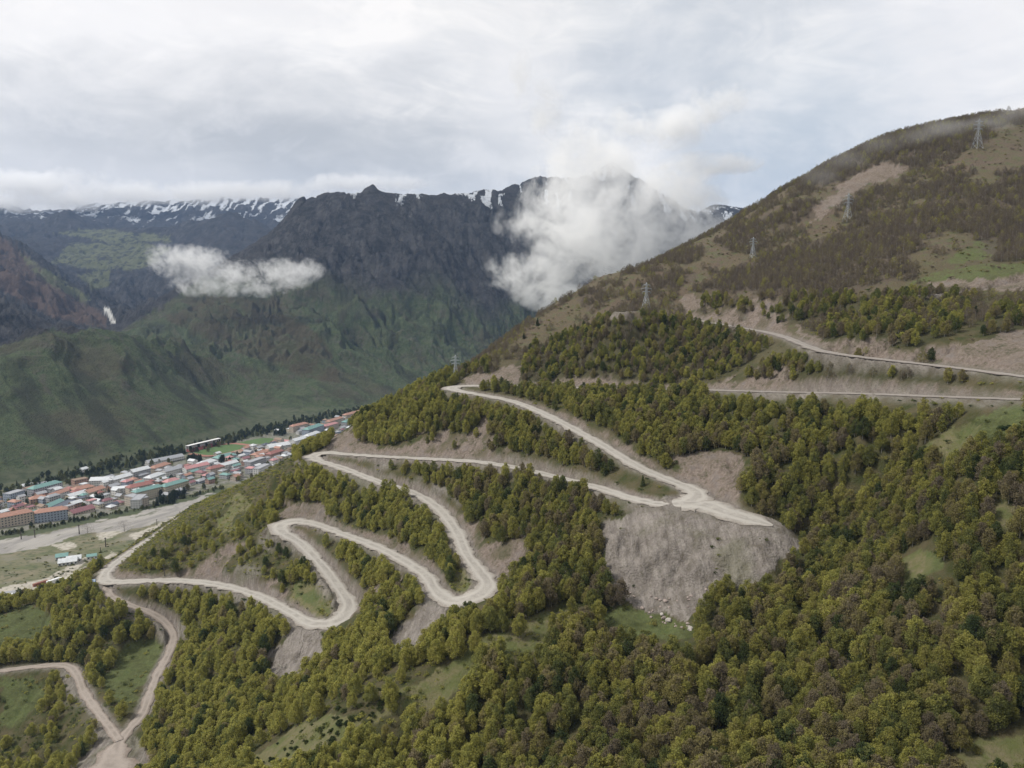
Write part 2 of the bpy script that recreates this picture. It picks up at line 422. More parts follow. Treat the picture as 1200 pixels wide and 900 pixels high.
GRASS = [[(275,905),(310,874),(380,836),(430,842),(396,868),(340,905)], [(430,842),(480,806),(560,752),(640,715),(700,712),(640,750),(560,790),(500,830),(440,850)], [(1100,905),(1140,872),(1205,858),(1205,905)],
         [(340,700),(352,680),(392,694),(400,715),(372,728)], [(525,690),(540,668),(556,690),(535,702)], [(1050,660),(1075,648),(1098,656),(1078,682),(1060,684)], [(256,600),(282,576),(294,586),(272,620),(258,628)],
         [(1080,530),(1110,500),(1150,500),(1120,540)], [(1150,600),(1190,590),(1205,600),(1180,620)]]
# brown leafless thickets of the upper slope
THICKET = [[(812,342),(850,318),(900,298),(990,272),(1060,254),(1102,240),(1116,262),(1064,300),(1074,326),(1000,342),(900,346)], [(925,226),(962,196),(990,178),(1050,148),(1110,134),(1172,134),(1162,160),(1130,176),(1080,196),(1062,192),(1040,190),(1000,205),(950,226)],
           [(1120,262),(1150,246),(1205,254),(1205,300),(1166,300)], [(840,285),(870,262),(930,238),(960,232),(948,258),(900,272),(850,296)], [(672,364),(690,338),(722,330),(712,352),(690,366)], [(985,240),(1040,218),(1052,222),(1000,252)],
           [(1130,240),(1180,200),(1205,198),(1205,240)], [(745,335),(790,318),(820,322),(790,340)], [(770,300),(800,290),(830,296),(800,310)], [(1060,220),(1110,205),(1140,215),(1090,235)]]
# leafing birch bands of the upper slope
BAND = [[(596,442),(622,408),(700,376),(762,372),(850,384),(892,394),(898,408),(870,430),(836,446),(700,449),(620,446)], [(800,378),(816,350),(900,350),(1000,346),(1004,366),(960,374),(900,384)],
        [(872,446),(890,428),(960,414),(1092,424),(1130,444),(1110,454),(1000,452)], [(966,384),(1000,352),(1100,342),(1142,352),(1122,390),(1085,406),(1000,408),(958,394)], [(560,448),(600,446),(830,448),(838,456),(700,460),(600,458)],
        [(1150,400),(1160,365),(1205,362),(1205,384)], [(540,445),(548,432),(580,420),(572,440)]]
def pm(polys, px=ppx, py=ppy, ok=None):
    m = np.zeros(px.shape, bool)
    for p in polys: m |= in_poly(px, py, p)
    return m & (slope_side if ok is None else ok)

wobx = ppx + 9 * fbm(gx / 14, gy / 14, 4, .6); woby = ppy + 6 * fbm(gx / 14 + 50, gy / 14, 4, .6)
earth = np.clip(sstep(.35, 1.3, cut) * (rdist < 26) * (.35 + 1.0 * sstep(-.45, .25, fbm(gx / 13, gy / 13, 3))) + .85 * pm(BARE, wobx, woby), 0, 1)
stony = np.clip(.8 * sstep(1.0, 2.6, fill) * (1 - sstep(3, 8, rdist)) + 1.0 * pm(SPOILS, wobx, woby), 0, 1)
stony = np.maximum(stony, .9 * (1 - sstep(.2, 2.6 + 1.2 * fbm(gx / 5, gy / 5, 2), rdist)) * slope_side)
green = pm(MEADOW, wobx, woby).astype(float)
pale = pm(GRASS, wobx, woby).astype(float)
brown = pm(THICKET, wobx, woby).astype(float)
band = pm(BAND, wobx, woby).astype(float)
upper = sstep(-75, -25, gz) * sstep(330, 470, gy)
RIVER = [(-300,655),(0,634),(60,626),(110,612),(200,592),(262,576),(262,586),(200,606),(170,618),(100,625),(55,640),(0,648),(-300,668)]
SANDS = [[(-300,735),(0,706),(40,696),(78,672),(100,664),(80,690),(60,706),(30,718),(-300,748)], [(112,662),(130,646),(136,650),(122,664)], [(-300,705),(0,690),(60,676),(100,652),(106,656),(64,684),(0,700),(-300,716)],
         [(40,636),(60,630),(56,640),(10,646),(-300,668),(-300,660)], [(150,628),(190,612),(215,600),(232,590),(226,600),(190,622),(160,634)], [(110,625),(140,612),(150,620),(120,634)], [(60,640),(82,634),(90,640),(70,646)]]
flat_ = over < 6
river = pm([RIVER], ppx + 8 * fbm(gx / 50, gy / 50, 3), ppy + 2.5 * fbm(gx / 30, gy / 30, 3), flat_).astype(float)
sand = pm(SANDS, ppx + 5 * fbm(gx / 40, gy / 40, 3), ppy + 1.5 * fbm(gx / 30, gy / 30, 3), flat_).astype(float)
EMBANK = [(-300,640),(0,628),(80,611),(180,592),(262,570),(262,576),(180,598),(80,618),(0,635),(-300,655)]
bank = pm([EMBANK], ok=flat_).astype(float)
TOWN = [(-200,610),(-60,590),(0,578),(90,566),(180,545),(240,526),(330,504),(400,488),(440,482),(445,500),(400,545),(330,560),(262,568),(180,592),(80,611),(0,628),(-200,660)]
town = pm([TOWN], ok=over < 6).astype(float)

def ground_material():
    m, t, b = mat('hillside_ground', .95)
    P = t.n('ShaderNodeTexCoord').outputs['Object']
    n1 = t.noise(P, .035, 5); n2 = t.noise(P, .16, 5); n3 = t.noise(P, .8, 6, .65); n4 = t.noise(P, 3.2, 3, .6)
    # forest floor and heath
    floor_ = t.mix(t.ramp(n2, (.36, 0.), (.64, 1.)), (.045, .052, .017), (.092, .078, .042))
    heath = t.mix(t.ramp(n1, (.38, 0.), (.6, 1.)), (.116, .087, .062), (.112, .094, .055))
    heath = t.mix(t.ramp(n2, (.50, 0.), (.66, .8)), heath, (.088, .102, .044))
    heath = t.mix(t.ramp(n3, (.46, 0.), (.66, .8)), heath, (.072, .062, .046))
    c = t.mix(t.attr('upper'), floor_, heath)
    pale_ = t.mix(t.ramp(n3, (.35, 0.), (.65, 1.)), (.118, .118, .048), (.165, .145, .085))
    pale_ = t.mix(t.ramp(n2, (.45, 0.), (.6, .7)), pale_, (.085, .105, .032))
    c = t.mix(t.attr('pale'), c, pale_)
    gr = t.mix(t.ramp(n3, (.3, 0.), (.7, 1.)), (.062, .084, .028), (.112, .128, .050))
    c = t.mix(t.m('MULTIPLY', t.attr('green'), t.rng(t.m('ADD', t.m('MULTIPLY', n2, .6), t.m('MULTIPLY', n3, .4)), .36, .56, .15, 1)), c, gr)
    c = t.mix(t.m('MULTIPLY', t.attr('brown'), .7), c, (.085, .068, .054))
    c = t.mix(t.m('MULTIPLY', t.attr('band'), .6), c, (.05, .05, .024))
    # bare earth of the cuts: pinkish brown with runnels, scree under it
    wv = t.n('ShaderNodeVectorMath', {0: P, 1: (1, 1, .12)}, operation='MULTIPLY').outputs[0]
    run = t.noise(wv, .9, 5, .7)
    er = t.mix(t.ramp(run, (.33, 0.), (.68, 1.)), (.155, .122, .103), (.275, .228, .195))
    er = t.mix(t.ramp(n2, (.55, 0.), (.7, .6)), er, (.19, .172, .165))
    er = t.mix(t.ramp(n4, (.6, 0.), (.74, .55)), er, (.075, .06, .048))
    ef = t.m('MULTIPLY', t.attr('earth'), t.rng(t.m('ADD', t.m('MULTIPLY', n3, .6), t.m('MULTIPLY', n2, .5)), .38, .56, .12, 1), clamp=True)
    c = t.mix(ef, c, er)
    vor = t.n('ShaderNodeTexVoronoi', {'Vector': P, 'Scale': 1.1}).outputs['Distance']
    sv = t.n('ShaderNodeVectorMath', {0: P, 1: (1, .14, .3)}, operation='MULTIPLY').outputs[0]
    strk = t.noise(sv, .55, 5, .65, .3)
    st = t.mix(t.ramp(strk, (.33, 0.), (.66, 1.)), (.155, .136, .124), (.290, .262, .240))
    st = t.mix(t.ramp(n3, (.55, 0.), (.7, .6)), st, (.13, .108, .096))
    st = t.mix(t.ramp(n2, (.5, 0.), (.68, .75)), st, (.105, .092, .078))
    st = t.mix(t.ramp(n4, (.64, 0.), (.72, .8)), st, (.31, .285, .265))
    st = t.mix(t.ramp(n1, (.52, 0.), (.62, .4)), st, (.10, .105, .05))
    sf = t.m('MULTIPLY', t.attr('stony'), t.rng(t.m('ADD', t.m('MULTIPLY', n3, .7), t.m('MULTIPLY', n4, .3)), .30, .52, .35, 1), clamp=True)
    c = t.mix(sf, c, st)
    # valley floor
    fl = t.mix(t.ramp(n1, (.35, 0.), (.65, 1.)), (.095, .108, .052), (.175, .155, .105))
    fl = t.mix(t.ramp(n2, (.5, 0.), (.62, .8)), fl, (.062, .074, .038))
    fl = t.mix(t.ramp(t.noise(P, .02, 3), (.55, 0.), (.66, .7)), fl, (.21, .195, .165))
    tw = t.mix(t.ramp(n2, (.4, 0.), (.6, 1.)), (.085, .094, .052), (.19, .18, .165))
    fl = t.mix(t.attr('town'), fl, tw)
    fl = t.mix(t.attr('bank'), fl, (.06, .072, .036))
    sd = t.mix(t.ramp(n2, (.35, 0.), (.65, 1.)), (.30, .275, .235), (.40, .375, .325))
    fl = t.mix(t.m('MULTIPLY', t.attr('sand'), t.rng(n2, .35, .5, .4, 1)), fl, sd)
    wr = t.n('ShaderNodeVectorMath', {0: P, 1: (1, .35, 1)}, operation='MULTIPLY').outputs[0]
    rv = t.mix(t.ramp(t.noise(wr, .03, 5, .6, 1.2), (.42, 0.), (.6, 1.)), (.30, .285, .262), (.205, .195, .185))
    rv = t.mix(t.ramp(t.noise(wr, .06, 4, .6), (.6, 0.), (.66, .8)), rv, (.10, .105, .07))
    fl = t.mix(t.attr('river'), fl, rv)
    c = t.mix(t.attr('flat'), c, fl)
    t.t.links.new(c, b.inputs['Base Color'])
    h = t.m('ADD', t.m('MULTIPLY', n3, .9), t.m('MULTIPLY', n4, .35))
    h = t.m('ADD', h, t.m('MULTIPLY', t.attr('earth'), t.m('MULTIPLY', run, 1.6)))
    h = t.m('ADD', h, t.m('MULTIPLY', t.attr('stony'), t.m('ADD', t.m('MULTIPLY', strk, 1.1), t.m('MULTIPLY', vor, -.45))))
    bp = t.n('ShaderNodeBump', {'Height': h, 'Strength': t.rng(t.attr('flat'), 0, 1, .9, .06), 'Distance': .9})
    t.t.links.new(bp.outputs[0], b.inputs['Normal'])
    return m

M_ground = ground_material()
# break the surface of cuts and heaps: runnels and lumps
lump = earth * (.5 * ridged(gx / 5, gy / 5, 3)) + stony * (.32 * fbm(gx / 2.6, gy / 2.6, 3) + .5 * fbm(gx / 11, gy / 11, 2))
gzl = gz + lump * sstep(.8, 3.0, rdist)
near = mesh_obj('hillside', np.stack([gx, gy, gzl], -1).reshape(-1, 3), grid_faces(*gx.shape), M_ground, smooth=True,
    attrs=dict(earth=earth, stony=stony, green=green, pale=pale, brown=brown, band=band, upper=upper, river=river, sand=sand, bank=bank, town=town, flat=1 - sstep(3, 7, over)))
tag(near, 'mountainside and valley floor below the hairpin road', kind='structure')

# ------------------------------------------------------------------ far mountains sheet
fx, fy = fan(1120, 9200, .0037 if not QUICK else .01, -46, 46, 1300 if not QUICK else 500)
fz, fD, frib, frib2 = far_height(fx, fy)
fz = np.where(np.hypot(fx, fy) < 1400, np.minimum(fz, fz - 12 * (1 - sstep(1180, 1400, np.hypot(fx, fy)))), fz)
fpx, fpy = project(fx, fy, fz)
ffl = valley_floor(fx, fy)
rel = fz - ffl
dzr = np.gradient(fz, axis=0) / np.maximum(np.gradient(np.hypot(fx, fy), axis=0), 1e-3)
da = np.hypot(np.gradient(fx, axis=1), np.gradient(fy, axis=1)); dza = np.gradient(fz, axis=1) / da
steep = np.hypot(dzr, dza)
nz = fbm(fx / 170, fy / 170, 4)
# snow lies in the gullies under the crest of the main ridge, and thickly on the far range
gully = ridged(fx / 58 + .35 * nz, fy / 420, 5, .62)
xr = sstep(-800, 100, fx)
s1 = sstep(290 - 20 * xr, 430 - 40 * xr, fz + 60 * nz) * sstep(.50 - .28 * xr * sstep(-150, 350, fx), .86 - .22 * xr, -gully * .85 + .3 * nz + .08) * (fy < 4600) * sstep(900, 200, fD) * sstep(-900, -560, fx)
s2 = sstep(470, 680, fz + 70 * nz) * sstep(-.35, .45, ridged(fx / 110, fy / 420, 4) + .4 * nz - .17 + sstep(640, 900, fz) * .45) * sstep(5600, 6200, fy)
s3 = sstep(440, 580, fz + 60 * nz) * sstep(0, 450, fx) * (fy < 4700) * sstep(-.2, .6, ridged(fx / 70, fy / 200, 3) + .1)
snow = np.clip(.85 * s1 + s2 + .9 * s3, 0, 1)
grassy = np.clip((1 - sstep(-60, 90, fz + 70 * nz + .12 * (fx + 650))) * (fy < 2700), 0, 1) * (1 - in_poly(fpx, fpy, [(-300,200),(0,240),(345,240),(200,352),(140,389),(106,384),(82,392),(62,386),(30,398),(0,405),(-300,440)]))
mead = np.maximum.reduce([in_poly(fpx + 6 * nz, fpy + 3 * nz, p) for p in ([(60,308),(85,285),(150,282),(200,290),(180,312),(120,318)], [(90,322),(130,316),(128,335),(110,340)], [(60,272),(100,268),(200,276),(200,284),(120,282)], [(20,296),(60,318),(110,352),(100,356),(50,328)])]).astype(float) * (fy > 2400)
purple = np.clip(in_poly(fpx, fpy, [(-200,250),(0,276),(75,336),(125,372),(125,384),(60,372),(0,338),(-200,330)]) * 1.0, 0, 1) * (fy > 2400)
stream = in_poly(fpx, fpy, [(121,361),(128,361),(132,370),(136,379),(131,378),(127,371)]).astype(float) * (fy > 2500)
bareforest = (in_poly(fpx + 8 * nz, fpy + 6 * nz, [(190,372),(260,345),(330,352),(380,400),(400,450),(350,440),(250,400)])).astype(float) * (fy > 1500)

def mountain_material():
    m, t, b = mat('mountain_ground', .95)
    P = t.n('ShaderNodeTexCoord').outputs['Object']
    N = t.n('ShaderNodeNewGeometry')
    n1 = t.noise(P, .0045, 5); n2 = t.noise(P, .018, 6, .62); n3 = t.noise(P, .07, 6, .68); n4 = t.noise(P, .3, 3, .6)
    forest = t.mix(t.ramp(n3, (.38, 0.), (.62, 1.)), (.014, .015, .016), (.035, .032, .031))  # far albedos kept low: cloud shadow on the mountains put into the colour
    forest = t.mix(t.ramp(n4, (.5, 0.), (.66, .7)), forest, (.014, .016, .014))
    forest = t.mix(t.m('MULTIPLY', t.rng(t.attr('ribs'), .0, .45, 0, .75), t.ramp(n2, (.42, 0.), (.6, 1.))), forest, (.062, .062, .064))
    forest = t.mix(t.ramp(n2, (.45, 0.), (.66, .7)), forest, (.042, .037, .036))
    wv = t.n('ShaderNodeVectorMath', {0: P, 1: (1, 1, .35)}, operation='MULTIPLY').outputs[0]
    rk = t.mix(t.ramp(t.noise(wv, .05, 6, .7), (.34, 0.), (.66, 1.)), (.036, .036, .039), (.105, .102, .100))
    rf = t.m('MULTIPLY', t.rng(t.attr('steep'), .78, 1.25), t.rng(t.m('ADD', t.m('MULTIPLY', n2, .6), t.m('MULTIPLY', n3, .4)), .44, .6), clamp=True)
    c = t.mix(t.m('MULTIPLY', rf, .85), forest, rk)
    gr = t.mix(t.ramp(n3, (.36, 0.), (.64, 1.)), (.050, .074, .032), (.092, .112, .052))
    gr = t.mix(t.ramp(n2, (.5, 0.), (.66, .9)), gr, (.036, .044, .020))
    gr = t.mix(t.ramp(n1, (.52, 0.), (.64, .55)), gr, (.078, .062, .042))
    gr = t.mix(t.ramp(n4, (.54, 0.), (.68, .8)), gr, (.022, .032, .014))
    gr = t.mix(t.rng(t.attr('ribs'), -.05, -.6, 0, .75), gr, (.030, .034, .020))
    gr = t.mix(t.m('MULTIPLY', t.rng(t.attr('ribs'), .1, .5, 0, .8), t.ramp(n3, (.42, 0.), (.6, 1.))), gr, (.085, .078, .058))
    c = t.mix(t.attr('grassy'), c, gr)
    c = t.mix(t.m('MULTIPLY', t.attr('bareforest'), t.rng(n2, .38, .55, .25, .85)), c, t.mix(n3, (.05, .045, .022), (.085, .068, .04)))
    c = t.mix(t.m('MULTIPLY', t.attr('purple'), t.rng(n2, .35, .55, .3, .9)), c, t.mix(n3, (.075, .048, .038), (.125, .085, .062)))
    c = t.mix(t.m('MULTIPLY', t.attr('mead'), t.rng(n2, .4, .52, .1, 1)), c, (.105, .115, .055))
    c = t.mix(t.attr('floor'), c, t.mix(t.attr('town'), t.mix(t.ramp(n3, (.4, 0.), (.6, 1.)), (.035, .046, .022), (.07, .076, .044)), t.mix(t.ramp(n4, (.4, 0.), (.6, 1.)), (.085, .094, .052), (.19, .18, .165))))
    sn = t.rng(t.m('ADD', t.attr('snow'), t.m('MULTIPLY', t.m('SUBTRACT', n3, .5), 1.7)), .42, .82)
    c = t.mix(t.m('MULTIPLY', sn, .84), c, (.62, .66, .72))
    c = t.mix(t.attr('stream'), c, (.62, .62, .6))
    t.t.links.new(c, b.inputs['Base Color'])
    bp = t.n('ShaderNodeBump', {'Height': t.m('ADD', n3, t.m('MULTIPLY', n4, .5)), 'Strength': t.rng(t.attr('floor'), 0, 1, 1, .02), 'Distance': 14})
    t.t.links.new(bp.outputs[0], b.inputs['Normal'])
    return m
M_mount = mountain_material()
mts = mesh_obj('mountains', np.stack([fx, fy, fz], -1).reshape(-1, 3), grid_faces(*fx.shape), M_mount, smooth=True,
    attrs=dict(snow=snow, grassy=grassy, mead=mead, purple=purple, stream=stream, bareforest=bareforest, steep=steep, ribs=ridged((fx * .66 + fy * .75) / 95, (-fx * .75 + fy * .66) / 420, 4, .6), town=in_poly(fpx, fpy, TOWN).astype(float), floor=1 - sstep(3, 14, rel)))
tag(mts, 'dark mountains with snowy crests across the valley', kind='structure')

# ------------------------------------------------------------------ roads: sheets laid on their benches
def road_material(name, light, dark, track):
    m, t, b = mat(name, .95)
    P = t.n('ShaderNodeTexCoord').outputs['Object']
    n1 = t.noise(P, .25, 4); n2 = t.noise(P, 1.6, 5, .65); n3 = t.noise(P, 6, 3, .6)
    c = t.mix(t.ramp(n1, (.35, 0.), (.65, 1.)), light, dark)
    c = t.mix(t.ramp(n2, (.5, 0.), (.7, .6)), c, tuple(x * .78 for x in dark))
    a = t.attr('across')
    wob = t.m('ADD', a, t.m('MULTIPLY', t.m('SUBTRACT', n1, .5), .22))
    for off in (-.45, .42):
        d = t.m('ABSOLUTE', t.m('SUBTRACT', wob, off))
        k = t.m('MULTIPLY', t.rng(d, .05, .24, 1, 0), t.rng(n1, .35, .6, .05, track))
        c = t.mix(k, c, tuple(min(.6, x * 1.16) for x in light))
    e = t.rng(t.m('ADD', t.m('ABSOLUTE', a), t.m('MULTIPLY', t.m('SUBTRACT', n2, .5), .9)), .62, 1.05)
    c = t.mix(t.m('MULTIPLY', e, .85), c, (dark[0] * .72, dark[1] * .66, dark[2] * .62))
    t.t.links.new(c, b.inputs['Base Color'])
    bp = t.n('ShaderNodeBump', {'Height': t.m('ADD', n2, t.m('MULTIPLY', n3, .5)), 'Strength': .5, 'Distance': .15})
    t.t.links.new(bp.outputs[0], b.inputs['Normal'])
    return m
M_road = road_material('gravel_road', (.355, .336, .306), (.262, .245, .222), .7)
M_upper = road_material('dull_gravel', (.27, .248, .225), (.20, .18, .165), .5)
M_track = road_material('dirt_track', (.30, .262, .232), (.225, .195, .170), .55)

def road_mesh(name, key, material, lift, label, part=None):
    P, hw = ROADS[key]
    if part: P, hw = P[part], hw[part]
    d = np.gradient(P, axis=0); d[:, 2] = 0; d /= np.linalg.norm(d, axis=1)[:, None]
    nrm = np.stack([-d[:, 1], d[:, 0], np.zeros(len(d))], 1)
    k = 9; s = np.linspace(-1, 1, k)
    edge = 1 + .36 * fbm(P[:, 0] / 6, P[:, 1] / 6, 4, .6)[:, None] * np.abs(s)[None, :]
    V = P[:, None, :] + nrm[:, None, :] * (hw[:, None] * edge * s[None, :])[..., None]
    V[..., 2] = np.maximum(P[:, 2][:, None], valley_floor(V[..., 0], V[..., 1]) + .05) + lift + .05 * (1 - s[None, :] ** 2) - .16 * (np.abs(s)[None, :] > .99)
    o = mesh_obj(name, V.reshape(-1, 3), grid_faces(len(P), k), material, smooth=True, attrs=dict(across=np.broadcast_to(s, (len(P), k))))
    return tag(o, label, kind='structure')
_q = ROADS['MAIN'][0]; _j = int(np.argmin(np.hypot(*(_q[:, :2] - at_z(590, 452, -60)[:2]).T)))
road_mesh('gravel_road', 'MAIN', M_road, .10, 'pale gravel road in hairpins down the mountainside', slice(0, _j + 1))
road_mesh('traverse_road', 'MAIN', M_upper, .10, 'dull gravel traverse above the middle wood', slice(_j, None))
road_mesh('upper_gravel_road', 'UPPER', M_upper, .10, 'upper gravel road along the hillside')
road_mesh('gravel_apron', 'APRON', M_road, .06, 'gravel apron on top of the spoil heap')
road_mesh('dirt_track', 'TRACK', M_track, .06, 'dirt track winding through the lower wood')
road_mesh('side_track', 'TRACK2', M_track, .09, 'narrow dirt track leaving the yard to the left')
# ------------------------------------------------------------------ trees and scrub
def leaf_material(name, src):
    m = bpy.data.materials.new(name); m.use_nodes = True
    t = NT(m.node_tree)
    tint = t.attr('tint', src); cl = t.attr('clump')
    v = t.m('ADD', tint, t.m('MULTIPLY', t.m('SUBTRACT', cl, .5), .20))
    c = t.ramp(v, (0., (.030, .046, .022)), (.16, (.062, .080, .032)), (.34, (.152, .160, .054)), (.52, (.282, .270, .072)), (.68, (.205, .182, .074)), (.84, (.176, .150, .090)), (1., (.146, .120, .098)))
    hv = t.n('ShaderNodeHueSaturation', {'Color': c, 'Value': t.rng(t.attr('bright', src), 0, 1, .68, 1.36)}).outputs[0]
    d = t.n('ShaderNodeBsdfDiffuse', {'Color': hv}); tr = t.n('ShaderNodeBsdfTranslucent', {'Color': hv})
    mx = t.n('ShaderNodeMixShader', {0: .42, 1: d.outputs[0], 2: tr.outputs[0]})
    t.n('ShaderNodeOutputMaterial', {'Surface': mx.outputs[0]})
    return m
M_leaf_own, M_leaf_inst = leaf_material('birch_leaves', 'OBJECT'), leaf_material('wood_leaves', 'INSTANCER')
M_bark = plain('birch_bark', (.26, .245, .215), .9, .3, 3.0)
M_twig = plain('grey_twigs', (.17, .15, .13), .9, .25, 3.0)

def tube(path, radii, k=5):
    path = np.array(path, float); V = []; Fc = []
    for i, (p, r) in enumerate(zip(path, radii)):
        d = path[min(i + 1, len(path) - 1)] - path[max(i - 1, 0)]; d = d / (np.linalg.norm(d) + 1e-9)
        a = np.cross(d, (0, 1, 0) if abs(d[1]) < .9 else (1, 0, 0)); a /= np.linalg.norm(a); b = np.cross(d, a)
        for j in range(k):
            th = 2 * math.pi * j / k
            V.append(p + r * (math.cos(th) * a + math.sin(th) * b))
    for i in range(len(path) - 1):
        for j in range(k):
            Fc.append((i * k + j, i * k + (j + 1) % k, (i + 1) * k + (j + 1) % k, (i + 1) * k + j))
    return V, Fc

def join(parts):
    V = []; Fc = []
    for v, f in parts:
        o = len(V); V += list(v); Fc += [tuple(i + o for i in q) for q in f]
    return V, Fc

def birch_shape(seed, n_clump, n_leaf, leaf, wide=.23, low=.24, twiggy=0.0, flat=1.0):
    """Crown of leaf clumps about limbs, unit height; returns trunk (verts, faces) and crown (verts, faces, clump attr)."""
    g = np.random.default_rng(seed)
    lean = g.normal(0, .03, 2)
    tp = [(lean[0] * h * h, lean[1] * h * h, h) for h in (-.06, .2, .45, .7, .93)]
    parts = [tube(tp, (.019, .016, .012, .007, .003), 5)]
    cen = []
    for i in range(n_clump):
        h = low + (1 - low) * ((i + .5) / n_clump) ** .9
        s = (h - low) / (1 - low)
        env = wide * (math.sin(math.pi * min(1, (s * .79 + .16)) ** .85) ** .8 + .05) * flat
        a = i * 2.39996 + g.uniform(-.5, .5); r = env * math.sqrt(g.uniform(.12, 1))
        c = np.array([lean[0] * h * h + r * math.cos(a), lean[1] * h * h + r * math.sin(a), h + g.normal(0, .025)])
        cen.append((c, .050 + .45 * env * g.uniform(.5, 1.0) * (1 - .35 * s)))
        if r > .05 and i % 2 == 0:
            b0 = np.array([lean[0] * h * h, lean[1] * h * h, max(.15, h - .16)])
            parts.append(tube([b0, (b0 + c) / 2 + np.array([0, 0, -.02]), c], (.007, .005, .002), 3))
    V = []; Fc = []; A = []
    for c, r in cen:
        tone = g.uniform(0, 1)
        for _ in range(int(n_leaf * (r / .11) ** 1.5) + 4):
            d = g.normal(0, 1, 3); d /= np.linalg.norm(d); rad = r * g.uniform(.25, 1.08) ** .6
            p = c + d * rad * np.array([1, 1, 1.1])
            u = g.normal(0, 1, 3); u[2] *= .75; u /= np.linalg.norm(u); w = np.cross(u, g.normal(0, 1, 3)); w /= np.linalg.norm(w) + 1e-9
            s = leaf * g.uniform(.6, 1.35); o = len(V)
            if twiggy and g.random() < twiggy:
                e = p + (d + np.array([0, 0, .7])) * .055
                V += [p - w * .0025, p + w * .0025, e]; Fc.append((o, o + 1, o + 2)); A += [tone] * 3
            else:
                V += [p - u * s - w * s * .5, p + u * s * .4 - w * s * .8, p + u * s + w * s * .5, p - u * s * .4 + w * s * .8]; Fc.append((o, o + 1, o + 2, o + 3)); A += [min(1, max(0, tone + g.normal(0, .12)))] * 4
    return join(parts), (V, Fc, A)

def crown_mesh(name, shape, material):
    V, Fc, A = shape
    o = mesh_obj(name, V, Fc, material, attrs=dict(clump=A))
    return o

def bush_shape(seed, n, leaf, h=.7):
    g = np.random.default_rng(seed); V = []; Fc = []; A = []
    cs = [(np.array([g.normal(0, .26), g.normal(0, .26), g.uniform(.12, .5) * h]), g.uniform(.18, .34)) for _ in range(7)]
    for c, r in cs:
        tone = g.uniform(0, 1)
        for _ in range(n):
            d = g.normal(0, 1, 3); d /= np.linalg.norm(d); d[2] = abs(d[2]) * .9 - .1
            p = c + d * r * g.uniform(.5, 1.05) * np.array([1, 1, h * 1.2])
            u = g.normal(0, 1, 3); u /= np.linalg.norm(u); w = np.cross(u, g.normal(0, 1, 3)); w /= np.linalg.norm(w) + 1e-9
            s = leaf * g.uniform(.6, 1.3); o = len(V)
            V += [p - u * s - w * s * .5, p + u * s * .4 - w * s * .8, p + u * s + w * s * .5, p - u * s * .4 + w * s * .8]; Fc.append((o, o + 1, o + 2, o + 3)); A += [min(1, max(0, tone + g.normal(0, .12)))] * 4
    return V, Fc, A

def conifer_shape(seed, n=26, leaf=.03):
    g = np.random.default_rng(seed); V = []; Fc = []; A = []
    for i in range(n):
        h = .08 + .9 * i / n; r = .24 * (1 - h) ** .8 + .015
        for j in range(int(10 + 46 * (1 - h))):
            a = g.uniform(0, 2 * math.pi); q = r * math.sqrt(g.uniform(.05, 1)); p = np.array([q * math.cos(a), q * math.sin(a), h - .25 * q + g.normal(0, .012)])
            u = np.array([math.cos(a), math.sin(a), -.35]) ; w = np.array([-math.sin(a), math.cos(a), g.normal(0, .4)]); s = leaf * g.uniform(.7, 1.3); o = len(V)
            V += [p - w * s * .7, p + u * s * 1.3, p + w * s * .7, p + np.array([0, 0, s * .9])]; Fc.append((o, o + 1, o + 2, o + 3)); A += [g.uniform(0, 1)] * 4
    return tube([(0, 0, -.06), (0, 0, .5), (0, 0, .96)], (.022, .014, .003), 5), (V, Fc, A)

# forms used by the big mass; they live outside the scene and are only instanced
FORMS = bpy.data.collections.new('tree_forms')
def form(name, trunk, crown):
    V, Fc, A = crown; tv, tf = trunk; k = len(tv)
    o = mesh_obj(name, list(tv) + list(V), list(tf) + [tuple(i + k for i in f) for f in Fc], [M_bark, M_leaf_inst], attrs=dict(clump=[0] * k + list(A)))
    mi = np.zeros(len(o.data.polygons), np.int32); mi[len(tf):] = 1; o.data.polygons.foreach_set('material_index', mi)
    COL.objects.unlink(o); FORMS.objects.link(o)
for i in range(6):
    tr, cr = birch_shape(100 + i, 26, 104, .0190, .225 + .03 * (i % 3), .15 + .05 * (i % 2)); form('form_a%d' % i, tr, cr)        # 0-5 leafing birch
for i in range(3):
    tr, cr = birch_shape(200 + i, 15, 90, .017, .38, .08, .40); form('form_b%d' % i, tr, cr)                                  # 6-8 twiggy thicket
for i in range(3):
    V, Fc, A = bush_shape(300 + i, 26, .055); form('form_c%d' % i, ([], []), (V, Fc, A))                                      # 9-11 bushes
tr, cr = conifer_shape(7); form('form_d0', tr, cr)                                                                            # 12 conifer

